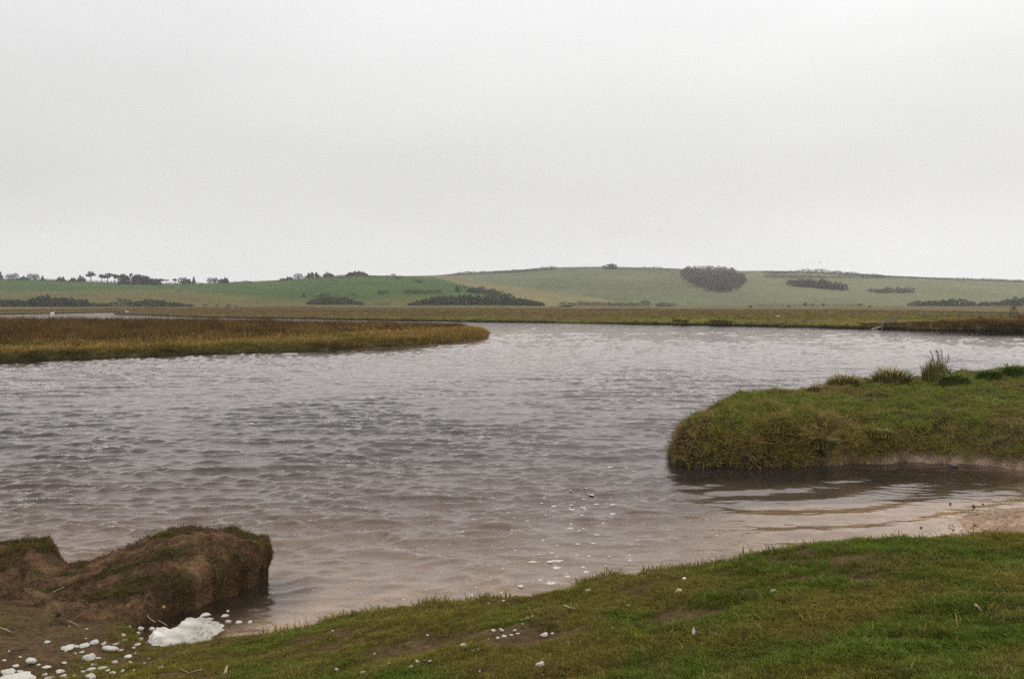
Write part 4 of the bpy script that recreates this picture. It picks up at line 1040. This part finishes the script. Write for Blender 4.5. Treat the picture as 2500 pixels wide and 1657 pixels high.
# sapling at the fence end
Y = 123.0; X = (2476 - CX) / F * Y; root = empty('hawthorn_sapling', (X, Y, mz(X, Y))); t = MB(); c = MB()
t.tube([(0, 0, -.2), (.05, 0, .8), (-.1, 0, 1.8)], [.06, .045, .015], 6)
for k in range(7):
    a = k * .95; t.tube([(0, 0, .3 + .18 * k), (.5 * math.cos(a), .4 * math.sin(a), .7 + .2 * k)], [.025, .01], 4)
c.leaves(lobes([(0, 0, .55, .75, .6, .5), (-.05, 0, 1.2, .45, .4, .45), (.35, 0, .5, .5, .4, .35), (-.1, 0, 1.7, .2, .2, .25)], 420), .07)
obj('trunk', t.mesh('trunk', True), M['bark'], root); obj('crown', c.mesh('crown'), M['gorse'], root); tag(root, 'dark thorny sapling at the end of the marsh fence', 'tree')
for px, Y, w, hp, lab, m_ in ((2392, 108, 18, 16, 'rust brown bracken clump in front of the marsh fence', 'rust'), (2377, 107, 10, 8, 'little rust brown bracken clump beside the larger one', 'rust'), (2500, 106, 40, 20, 'rust brown bracken mass at the picture edge below the fence', 'rust')):
    if 'rust' not in M: M['rust'] = simple_mat('rusty_bracken', (.10, .045, .018), (.20, .10, .045), 6, .9, 0)
    X = (px - CX) / F * Y; bush((X, Y, mz(X, Y)), w / F * Y, hp / F * Y, lab, 'bracken clumps on the far bank', m_, 2.5, 'bracken_clump')

# ------------------------------------------------------------------ birds
def swan(px, Y, face, lab):
    X = (px - CX) / F * Y; root = empty('swan', (X, Y, .0)); m = MB(); s = face
    m.tube([(-.62 * s, 0, .22), (-.45 * s, 0, .2), (-.1 * s, 0, .18), (.3 * s, 0, .16), (.5 * s, 0, .14)], [.02, .14, .24, .2, .06], 10)
    m.tube([(.4 * s, 0, .15), (.56 * s, 0, .4), (.48 * s, 0, .7), (.58 * s, 0, .86), (.7 * s, 0, .82)], [.09, .055, .05, .06, .035], 8)
    obj('body', m.mesh('body', True), M['plumage'], root)
    b = MB(); b.tube([(.7 * s, 0, .82), (.82 * s, 0, .77)], [.03, .012], 6); obj('beak', b.mesh('beak', True), M['leaf'], root)
    tag(root, lab, 'swan', 'swans on the pond')
swan(128, 238, 1, 'white swan on the open middle of the far pond'); swan(311, 266, -1, 'white swan at the narrow end of the far pond')
def gull(P, lab, flying, m_):
    root = empty('gull', P); b = MB(); b.tube([(-.2, 0, .16), (-.05, 0, .17), (.12, 0, .2), (.2, 0, .24), (.27, 0, .23)], [.01, .07, .08, .045, .01], 8); obj('body', b.mesh('body', True), M[m_], root)
    if flying:
        for s in (-1, 1):
            w = MB(); w.add([(.1, 0, .2), (-.08, 0, .2), (-.02, .35 * s, .38), (.08, .36 * s, .38), (-.16, .72 * s, .30), (-.1, .72 * s, .30)], [(0, 1, 2, 3), (3, 2, 4, 5)]); obj('wing', w.mesh('wing'), M[m_], root)
    else:
        for s in (-1, 1):
            l = MB(); l.tube([(0, .03 * s, 0), (0, .03 * s, .12)], [.008, .008], 4); obj('leg', l.mesh('leg'), M['leaf'], root)
    tag(root, lab, 'bird')
Y = 330.0; gull(((2003 - CX) / F * Y, Y, H + (HY - 642) / F * Y), 'tiny dark bird flying above the long hill', True, 'darkbird')
Y = 148.0; X = (1899 - CX) / F * Y; gull((X, Y, mz(X, Y)), 'white bird standing on the marsh', False, 'plumage')

# ------------------------------------------------------------------ foam
def nearz(x, y): return np.maximum(np.maximum(near_z(x, y), bed_z(x, y)), np.where(x < -2.2, mud_z(x, y), -9))
def on_ground(px, py):
    lo, hi = 3.5, 13.0
    for n_ in (120, 40, 20):
        d = np.linspace(lo, hi, n_); x = (px - CX) / F * d; z = np.maximum(nearz(x, d), 0); line = H - (py - HY) / F * d
        i = np.nonzero(z >= line)[0]; i = i[0] if len(i) else len(d) - 1
        lo, hi = d[max(i - 1, 0)], d[i]
    return float(x[i]), float(d[i]), float(z[i])

def foam_lump(seed, flat=.7):
    r = np.random.default_rng(seed); bm = bmesh.new(); bmesh.ops.create_icosphere(bm, subdivisions=3, radius=.5)
    lob = r.normal(size=(12, 3)); lob[:, 2] = np.abs(lob[:, 2]) * .7; lob /= np.linalg.norm(lob, axis=1)[:, None]; am = r.uniform(-.3, .5, 12); sh_ = r.uniform(5, 16, 12)
    co = np.array([v.co[:] for v in bm.verts]) * 2
    k = 1 + sum(a * np.exp(-((1 - co @ l) * q)) for a, l, q in zip(am, lob, sh_)) + .14 * perlin(co[:, 0] * 3 + seed, co[:, 1] * 3 + co[:, 2] * 2.3, 3) + .09 * perlin(co[:, 0] * 8, co[:, 1] * 8 + co[:, 2] * 6 + seed, 5)
    for v, q in zip(bm.verts, k):
        v.co = v.co * float(q)
        if v.co.z < 0: v.co.z *= .45
    for f in bm.faces: f.smooth = True
    me = bpy.data.meshes.new('foam_clump'); bm.to_mesh(me); bm.free(); me.materials.append(M['foam']); return me
LUMPS = [foam_lump(s) for s in range(8)]
FBIG = {  # the clumps one can tell apart
    0: 'large flat foam slab at the bottom picture edge', 1: 'big foam clump resting above the flat slab', 2: 'rounded foam clump left of centre on the muddy grass', 3: 'largest rounded foam clump in the middle of the scatter',
    4: 'long foam clump at the head of the scatter', 5: 'foam cap perched on a dark stalk', 6: 'wide foam clump below the foamy pool', 7: 'tall foam lump at the bottom edge of the scatter', 8: 'foam clump with a trailing tail just above the tall lump',
    9: 'round foam ball above the foamy pool edge', 10: 'foam ball touching the end of the foamy pool'}
c1 = [(270, 1000, 420, 90), (120, 920, 190, 85), (430, 770, 150, 90), (1240, 735, 140, 105), (920, 580, 170, 70), (1300, 515, 110, 85), (1530, 600, 170, 75), (1260, 995, 120, 100), (1245, 880, 110, 60), (1935, 320, 80, 65), (2095, 330, 85, 70),
      (640, 500, 75, 40), (1045, 560, 90, 50), (1165, 550, 130, 65), (1420, 530, 60, 45), (1640, 610, 90, 25), (1150, 735, 50, 35), (1780, 290, 45, 40), (1895, 380, 60, 50), (1695, 410, 50, 50), (1920, 460, 80, 40), (275, 900, 90, 40), (45, 975, 45, 45),
      (230, 820, 80, 35), (535, 805, 45, 25), (640, 840, 110, 40), (835, 905, 120, 45), (625, 950, 60, 45), (860, 975, 90, 60), (700, 995, 160, 40), (930, 985, 55, 25), (1040, 960, 55, 30), (1400, 850, 110, 35), (1140, 910, 60, 50), (1125, 855, 40, 35), (1280, 810, 80, 30),
      (1555, 935, 90, 70), (1480, 885, 70, 30), (1670, 915, 60, 45), (1830, 895, 40, 35), (1715, 950, 55, 30), (1580, 780, 75, 60), (1760, 690, 110, 26), (1860, 655, 40, 30), (1120, 635, 60, 35), (1035, 650, 40, 30), (905, 615, 45, 25), (890, 780, 60, 35), (280, 700, 40, 30),
      (130, 620, 40, 30), (60, 745, 60, 25), (1840, 575, 45, 30), (1880, 530, 90, 35), (2210, 855, 70, 50), (1800, 780, 40, 35), (1990, 785, 30, 25), (2040, 720, 30, 20), (1350, 715, 70, 30), (1180, 445, 40, 18), (1190, 310, 30, 16), (955, 270, 25, 14), (1720, 460, 70, 16), (1590, 520, 80, 16)]
c2 = [(1310, 1330, 110, 75), (1345, 900, 100, 75), (1470, 865, 45, 25), (740, 830, 60, 50), (620, 825, 65, 35), (925, 830, 50, 45), (970, 870, 55, 30), (685, 940, 55, 45), (765, 915, 65, 45), (880, 885, 60, 20), (1030, 680, 50, 35), (1100, 645, 60, 20), (1185, 620, 35, 30), (965, 700, 25, 20),
      (830, 675, 30, 35), (1150, 570, 60, 20), (180, 1035, 100, 35), (325, 1115, 55, 35), (400, 1095, 45, 35), (415, 1425, 30, 40), (360, 1225, 20, 25), (660, 1510, 30, 20), (1330, 1465, 30, 25), (545, 950, 20, 25), (1045, 730, 25, 20), (760, 390, 45, 18), (545, 430, 25, 22)]
c3 = [(1795, 885, 85, 50), (1900, 810, 60, 45), (1780, 765, 95, 40), (2070, 795, 65, 40), (1985, 780, 35, 25), (1860, 755, 25, 25), (715, 925, 50, 50), (655, 880, 35, 30), (1380, 870, 85, 30), (1465, 845, 45, 45), (1090, 965, 80, 40), (1225, 940, 40, 30), (1270, 920, 30, 30), (1555, 795, 30, 35), (1620, 770, 25, 25),
      (1265, 685, 30, 30), (665, 355, 35, 30), (730, 235, 25, 25), (635, 480, 25, 20), (2035, 420, 40, 30), (555, 1010, 35, 30), (2320, 935, 30, 25), (380, 895, 40, 18), (1430, 935, 25, 20)]
def put_foam(px, py, w, h, label, group, i):
    X, Y, Z = on_ground(px, py); w = w / F * Y; h = h / F * Y * .95
    o = obj('foam_clump', LUMPS[i % 8], None, None, (X, Y, Z + h * .12)); o.scale = (w * .95, w * rng.uniform(.7, 1.0), h * 1.15); o.rotation_euler = (0, 0, rng.uniform(-.4, .4) + (3.14 if i % 3 == 0 else 0))
    return tag(o, label, 'foam', group)
for i, (a, b2, w, h) in enumerate(c1):
    put_foam(a * .1775, 1480 + b2 * .1775, w * .1775, h * .1775, FBIG.get(i, ('smaller' if w < 60 else 'mid-sized') + ' white foam clump ' + ('on the mud beside the foam raft' if a > 1650 and b2 < 560 else 'on the turf below the foam raft' if a > 1500 else 'in the middle of the foam scatter' if a > 780 else 'at the outer end of the foam scatter') + (', upper row' if b2 < 640 else ', lower row' if b2 > 860 else '')), 'foam clumps scattered below the mud bank', i)
for i, (a, b2, w, h) in enumerate(c2):
    put_foam(1100 + a * .16906, 1400 + b2 * .16906, w * .16906, h * .16906, {0: 'lone large foam ball on the near turf', 1: 'knobbly foam lump beside the bare hollow in the turf'}.get(i, 'crumb of foam in the white streak above the bare hollow' if 560 < b2 < 740 and a > 800 else 'small foam ball along the lower rim of the bare hollow' if 740 < b2 < 960 else 'small foam ball low on the turf below the bare hollow' if b2 > 960 else 'tiny foam ball close to the lip of the bank'), 'foam balls on the near turf', i + 3)
for i, (a, b2, w, h) in enumerate(c3):
    put_foam(700 + a * .16906, 1480 + b2 * .16906, w * .16906, h * .16906, {0: 'broadest foam clump of the little trail on the turf', 1: 'round foam clump second in the little trail on the turf'}.get(i, 'tiny foam ball high on the slope between raft and hollow' if b2 < 700 else 'small foam ball at the thick end of the little trail' if a > 1700 else 'foam crumb strung along the middle of the little trail' if a > 1000 else 'foam crumb on the dark green patch at the trail end'), 'foam balls trailing over the lower turf', i + 5)

# foam raft in the corner of the water
outl = [(362, 1560), (372, 1545), (400, 1538), (418, 1537), (430, 1528), (446, 1513), (458, 1508), (480, 1507), (494, 1504), (514, 1506), (524, 1513), (548, 1523), (546, 1528), (534, 1540), (518, 1554), (500, 1567), (470, 1571), (430, 1573), (390, 1574)]
poly = [at(px, py, .02) for px, py in outl]
bx0, bx1 = min(p[0] for p in poly) - .05, max(p[0] for p in poly) + .05; by0, by1 = min(p[1] for p in poly) - .05, max(p[1] for p in poly) + .05
fx, fy = np.arange(bx0, bx1, .008), np.arange(by0, by1, .010); GY, GX = np.meshgrid(fy, fx, indexing='ij'); x, y = GX.ravel(), GY.ravel()
d = sdist(x + .028 * fbm(x * 11, y * 11, 401, 3), y + .028 * fbm(x * 11, y * 11, 405, 3), poly)
left = smooth((bx0 + bx1) / 2 + .05, bx0, x)
z = .005 + (.014 + .055 * left + .012 * fbm(x * 12, y * 12, 411, 3) + .010 * np.abs(fbm(x * 34, y * 34, 413, 2))) * smooth(0, .05, d) ** .6
pit = smooth(.30, .55, fbm(x * 36, y * 36, 417, 2)) * smooth(.45, .8, (x - bx0) / (bx1 - bx0)) * smooth(0, .05, d); z = z - .03 * pit
z = np.maximum(z, np.where(d > .01, nearz(x, y) + .012, -1))
fc = lerp((.44, .41, .36), (.68, .65, .59), left ** .7) * (1 - .6 * pit)[:, None] * (.9 + .25 * fbm(x * 9, y * 9, 419, 3))[:, None]
V, Q, A = compact(np.c_[x, y, z], grid_quads(len(fy), len(fx), d > 0), {'col': fc})
tag(obj('foam_raft', new_mesh('foam_raft', V, Q, attrs=A), colattr_mat('thin_foam', 60, .12, .8, .5, .004)), 'white foam raft trapped in the corner of water under the mud bank', 'foam')

# flecks on the water
def fleck_mesh(seed):
    r = np.random.default_rng(seed); n = 14; a = np.arange(n) / n * 6.283; q = 1 + .3 * r.normal(size=n); q = np.clip(q, .5, 1.5)
    V = [(math.cos(t) * k * .5, math.sin(t) * k * .5, 0) for t, k in zip(a, q)] + [(math.cos(t) * k * .36, math.sin(t) * k * .36, 1) for t, k in zip(a, q)] + [(0, 0, 1.2)]
    return new_mesh('foam_fleck', V, [(i, (i + 1) % n, n + (i + 1) % n, n + i) for i in range(n)], [(n + i, n + (i + 1) % n, 2 * n) for i in range(n)])
FL = [fleck_mesh(s) for s in range(6)]
for f_ in FL: f_.materials.append(M['foam'])
def fleck(px, py, w_px, i, thick=.005):
    X, Y = at(px, py, 0); z = float(water_height(np.array([X]), np.array([Y]))[0]); w = w_px / F * Y * .62
    return (X, Y, z), (w, w * rng.uniform(.7, 1.2), thick)
big = [(730, 1435, 200), (640, 1450, 110), (885, 862, 105), (705, 1492, 160), (1330, 817, 110), (1330, 907, 115), (865, 1058, 100), (1085, 960, 100), (1095, 728, 100), (1035, 1545, 110), (1300, 404, 110), (1475, 412, 70), (1410, 475, 75), (1150, 805, 95), (1155, 1152, 95), (870, 812, 75), (680, 825, 105), (1010, 770, 65), (1115, 1240, 80), (945, 1250, 90), (1740, 190, 90),
       (865, 660, 60), (1030, 660, 65), (1135, 642, 45), (1010, 832, 90), (1025, 860, 65), (990, 928, 75), (1220, 1008, 60), (865, 1010, 55), (1005, 1062, 60), (960, 1112, 55), (655, 1330, 70), (525, 1360, 60), (715, 1385, 60), (930, 1352, 60), (1065, 1375, 70), (1290, 1382, 60), (1510, 1362, 50), (1515, 1440, 65), (1250, 1478, 45), (1000, 1495, 90), (455, 1453, 150), (1600, 1203, 50), (225, 1122, 50),
       (595, 938, 50), (390, 983, 60), (185, 930, 55), (550, 795, 50), (720, 1248, 60), (565, 1198, 50), (265, 1315, 40), (125, 1520, 40), (1550, 450, 50), (1475, 575, 45), (1300, 750, 45), (1580, 218, 35)]
for i, (a, b2, w) in enumerate(big):
    px, py = 1200 + a * .2232, 1050 + b2 * .2232
    P_, S_ = fleck(px, py, w * .2232, i); o = obj('foam_fleck', FL[i % 6], None, None, P_); o.scale = S_; o.rotation_euler = (0, 0, rng.uniform(-.5, .5))
    tag(o, {0: 'longest foam streak floating off the near bank', 3: 'broad foam patch floating just below the longest streak'}.get(i, ('wide' if w > 85 else 'small') + ' white foam fleck drifting ' + ('far out beside the tip of the spit' if b2 < 500 else 'in the upper part of the foam line' if b2 < 900 else 'in the middle of the foam line' if b2 < 1200 else 'close in below the dark wave line') + (', outlying' if a < 500 or a > 1250 else '')), 'foam', 'foam flecks drifting off the near bank')
for px, py, w in ((1384, 1413, 26), (1450, 1411, 24), (1320, 1423, 22), (1270, 1437, 26), (1222, 1450, 14), (1150, 1459, 18), (986, 1468, 12), (1345, 1431, 34)):
    P_, S_ = fleck(px, py - 6, w, px); o = obj('foam_fleck', FL[px % 6], None, None, P_); o.scale = S_; tag(o, 'foam fleck caught right against the lip of the near bank', 'foam', 'foam flecks drifting off the near bank')
V = []; Q = []; T = []; nb = 0
for i in range(190):
    py = rng.uniform(1130, 1470); cx = np.interp(py, [1100, 1200, 1300, 1470], [1530, 1440, 1370, 1180]); px = cx + rng.normal(0, np.interp(py, [1100, 1300, 1470], [60, 110, 230]))
    X, Y = at(px, py, 0)
    if Y < float(yedge(np.array([X]))[0]) + .5 or px > 1640 or px < 640: continue
    P_, S_ = fleck(px, py, rng.uniform(3, 7), i, .003); me = FL[i % 6]
    for v in me.vertices: V.append((P_[0] + v.co.x * S_[0], P_[1] + v.co.y * S_[1], P_[2] + v.co.z * S_[2]))
    for p in me.polygons: (Q if len(p.vertices) == 4 else T).append([k + nb for k in p.vertices])
    nb += len(me.vertices)
tag(obj('foam_specks', new_mesh('foam_specks', V, Q, T), M['foam']), 'scattered tiny foam specks on the shallow water', 'foam', kind='stuff')
for px, py, w in ((501, 1500, 32), (549, 1503, 24), (558, 1516, 22), (583, 1518, 22), (610, 1518, 16), (556, 1493, 11)):
    P_, S_ = fleck(px, py, w, px, .012); o = obj('foam_fleck', FL[px % 6], None, None, P_); o.scale = S_
    tag(o, 'small foam float beside the foam raft under the mud bank', 'foam', 'foam floats beside the raft')

# ------------------------------------------------------------------ stones, sticks, feather
def stone(name, px, py, w_px, h_px, m_, label, cat, group=None, seed=0, water=False):
    X, Y, Z = on_ground(px, py) if not water else (*at(px, py, .0), 0.0)
    if water: Z = float(bed_z(np.array([X]), np.array([Y]))[0])
    r = np.random.default_rng(seed + int(px)); bm = bmesh.new(); bmesh.ops.create_icosphere(bm, subdivisions=2, radius=.5)
    pl = r.normal(size=(6, 3)); pl /= np.linalg.norm(pl, axis=1)[:, None]
    for v in bm.verts:
        n = np.array(v.co)
        for p in pl:
            e = n @ p - .33
            if e > 0: n = n - p * e * .9
        v.co = n
    me = bpy.data.meshes.new(name); bm.to_mesh(me); bm.free(); me.materials.append(M[m_])
    w, h = w_px / F * Y, h_px / F * Y; top = max(Z, 0) if water else Z
    o = obj(name, me, None, None, (X, Y, top + h * .2 if not water else (top + h * .25))); o.scale = (w * 1.25, w * .9, h * 1.6); o.rotation_euler = (0, 0, r.uniform(0, 6))
    return tag(o, label, cat, group)
stone('flint_stone', 1657, 1446, 19, 11, 'stone', 'ochre stone on the bare patch of the near bank', 'stone')
stone('flint_stone', 1436, 1443, 15, 8, 'stone', 'small ochre stone near the water lip of the bank', 'stone')
stone('flint_stone', 1671, 1414, 10, 6, 'feather', 'chalky white stone above the ochre stone', 'stone')
stone('flint_stone', 1890, 1446, 17, 10, 'stone', 'pale broken stone beside the dark grass tuft', 'stone')
stone('flint_stone', 1534, 1479, 9, 6, 'stone', 'pale small stone in the middle of the near turf', 'stone')
stone('flint_stone', 1822, 1442, 14, 7, 'darkstone', 'grey stone half hidden in the turf below the lip', 'stone')
for px, py, w, h, lab in ((2377, 1238, 10, 7, 'largest black stone standing in the shallow inlet'), (2320, 1230, 7, 4, 'smaller dark stone in the shallows next to the largest'), (2327, 1293, 6, 3, 'dark pebble in the shallows near the grass lip'), (2380, 1288, 6, 4, 'dark pebble at the edge of the gravel patch'), (2385, 1262, 6, 3, 'dark pebble on the upper edge of the gravel patch'), (2248, 1288, 9, 4, 'grey pebble awash off the grass lip'), (2354, 1285, 4, 3, 'tiny dark pebble between two others in the shallows'), (2400, 1231, 5, 3, 'tiny dark pebble beyond the largest black stone'), (2330, 1139, 20, 7, 'grey stone on the far sandy margin under the spit')):
    stone('pebble', px, py, w, h, 'darkstone', lab, 'pebble', 'pebbles in the inlet', water=True)
V = []; Q = []; T = []
gm = MB()
for i in range(520):
    px = rng.uniform(2290, 2500); py = rng.uniform(1236, 1312); X, Y = at(px, py, .03); zz = float(bed_z(np.array([X]), np.array([Y]))[0])
    if zz < -.03 or rng.uniform() > .5 + zz * 8: continue
    s = rng.uniform(.008, .028); a = rng.uniform(0, 6.28); P4 = [(X + s * math.cos(a + k * 1.57) * rng.uniform(.7, 1.3), Y + s * math.sin(a + k * 1.57) * rng.uniform(.7, 1.3), zz - .002) for k in range(4)]
    gm.add(P4 + [(X, Y, max(zz, -.005) + s * .35)], None, [(0, 1, 4), (1, 2, 4), (2, 3, 4), (3, 0, 4)])
tag(obj('gravel', gm.mesh('gravel'), M['gravel'] if 'gravel' in M else simple_mat('brown_gravel', (.09, .065, .045), (.26, .19, .13), 20, .8, 0)), 'brown gravel strewn over the sand patch in the inlet', 'gravel', kind='stuff')

def stick(name, pts, r0, r1, m_, label, cat='stick', group=None, lift=.008):
    W = [Vector(on_ground(px, py)) + Vector((0, 0, lift + (k % 2) * .004)) for k, (px, py) in enumerate(pts)]
    m = MB(); n = len(W); m.tube([w - W[0] for w in W], [r0 + (r1 - r0) * i / (n - 1) for i in range(n)], 6)
    return tag(obj(name, m.mesh(name, True), M[m_], None, W[0]), label, cat, group)
stick('driftwood', [(1377, 1484), (1384, 1488), (1392, 1491), (1403, 1493)], .009, .005, 'drift', 'short curved driftwood piece on the near turf', lift=.02)
stick('driftwood', [(2380, 1484), (2388, 1491), (2397, 1500)], .009, .007, 'drift', 'short peeled stick by the dark tuft at the picture edge', lift=.02)
stick('straw_stem', [(460, 1645), (480, 1640), (503, 1636)], .005, .003, 'straw', 'pale straw stem on the turf below the foam raft')
stick('driftwood', [(549, 1652), (552, 1642), (555, 1631)], .014, .006, 'straw', 'pale wood chip standing at the bottom of the turf', lift=.02)
stick('straw_stem', [(440, 1634), (452, 1641), (462, 1644)], .004, .003, 'straw', 'thin straw bent beside the pale straw stem')
stick('straw_stem', [(0, 1538), (14, 1543), (28, 1549)], .006, .005, 'drift', 'stiff brown stalk on the mud at the picture edge', lift=.02)
stick('straw_stem', [(128, 1451), (142, 1445), (157, 1438)], .005, .004, 'straw', 'yellow straw stem on the mud slope', lift=.02)
stick('twig', [(165, 1520), (180, 1527), (194, 1534)], .005, .003, 'drift', 'thin twig lying beside the dark stub on the mud', lift=.02)
stick('stub', [(143, 1518), (141, 1510), (139, 1503)], .02, .012, 'darkstalk', 'dark rotten stub sticking out of the mud', lift=.06)
stick('twig', [(360, 1509), (362, 1516), (372, 1522), (380, 1528)], .005, .004, 'straw', 'pale forked twig reaching into the foam raft', lift=.03)
stick('twig', [(385, 1522), (396, 1528), (408, 1535)], .004, .003, 'straw', 'second pale twig lying along the foam raft', lift=.03)
stick('twig', [(185, 1487), (205, 1489), (218, 1492)], .005, .004, 'darkstalk', 'dark root lying across the middle of the mud', lift=.02)
stick('twig', [(25, 1595), (50, 1593), (70, 1590)], .005, .004, 'darkstalk', 'dark root on the mud above the foam scatter', lift=.02)
X, Y, Z = on_ground(1693, 1561); m = MB(); m.add([(-.005, 0, .0), (.004, .004, .0), (.012, .006, .016), (-.007, .0, .022), (.003, .004, .046)], [(0, 1, 2, 3)], [(3, 2, 4)])
m.add([(-.005, .006, .0), (.004, .01, .0), (.012, .012, .016), (-.007, .006, .022), (.003, .01, .046)], [(3, 2, 1, 0)], [(4, 2, 3)])
tag(obj('feather', m.mesh('feather', True), M['feather'], None, (X, Y, Z + .03)), 'white feather standing upright in the near turf', 'feather')
X, Y, Z = on_ground(403, 1484); m = MB(); m.add([(-.03, 0, 0), (0, -.01, -.02), (.03, 0, .005), (.01, .006, .035), (-.02, .008, .03), (0, .02, .006)], [(0, 1, 2, 3)], [(0, 3, 4), (0, 5, 1), (5, 2, 1), (5, 3, 2), (5, 4, 3), (5, 0, 4)])
tag(obj('dead_leaf', m.mesh('dead_leaf'), M['leaf'], None, (X, Y - .03, Z + .02)), 'yellow dead leaf in the dark burrow of the mud bank', 'leaf').scale = (.6, .6, .45)
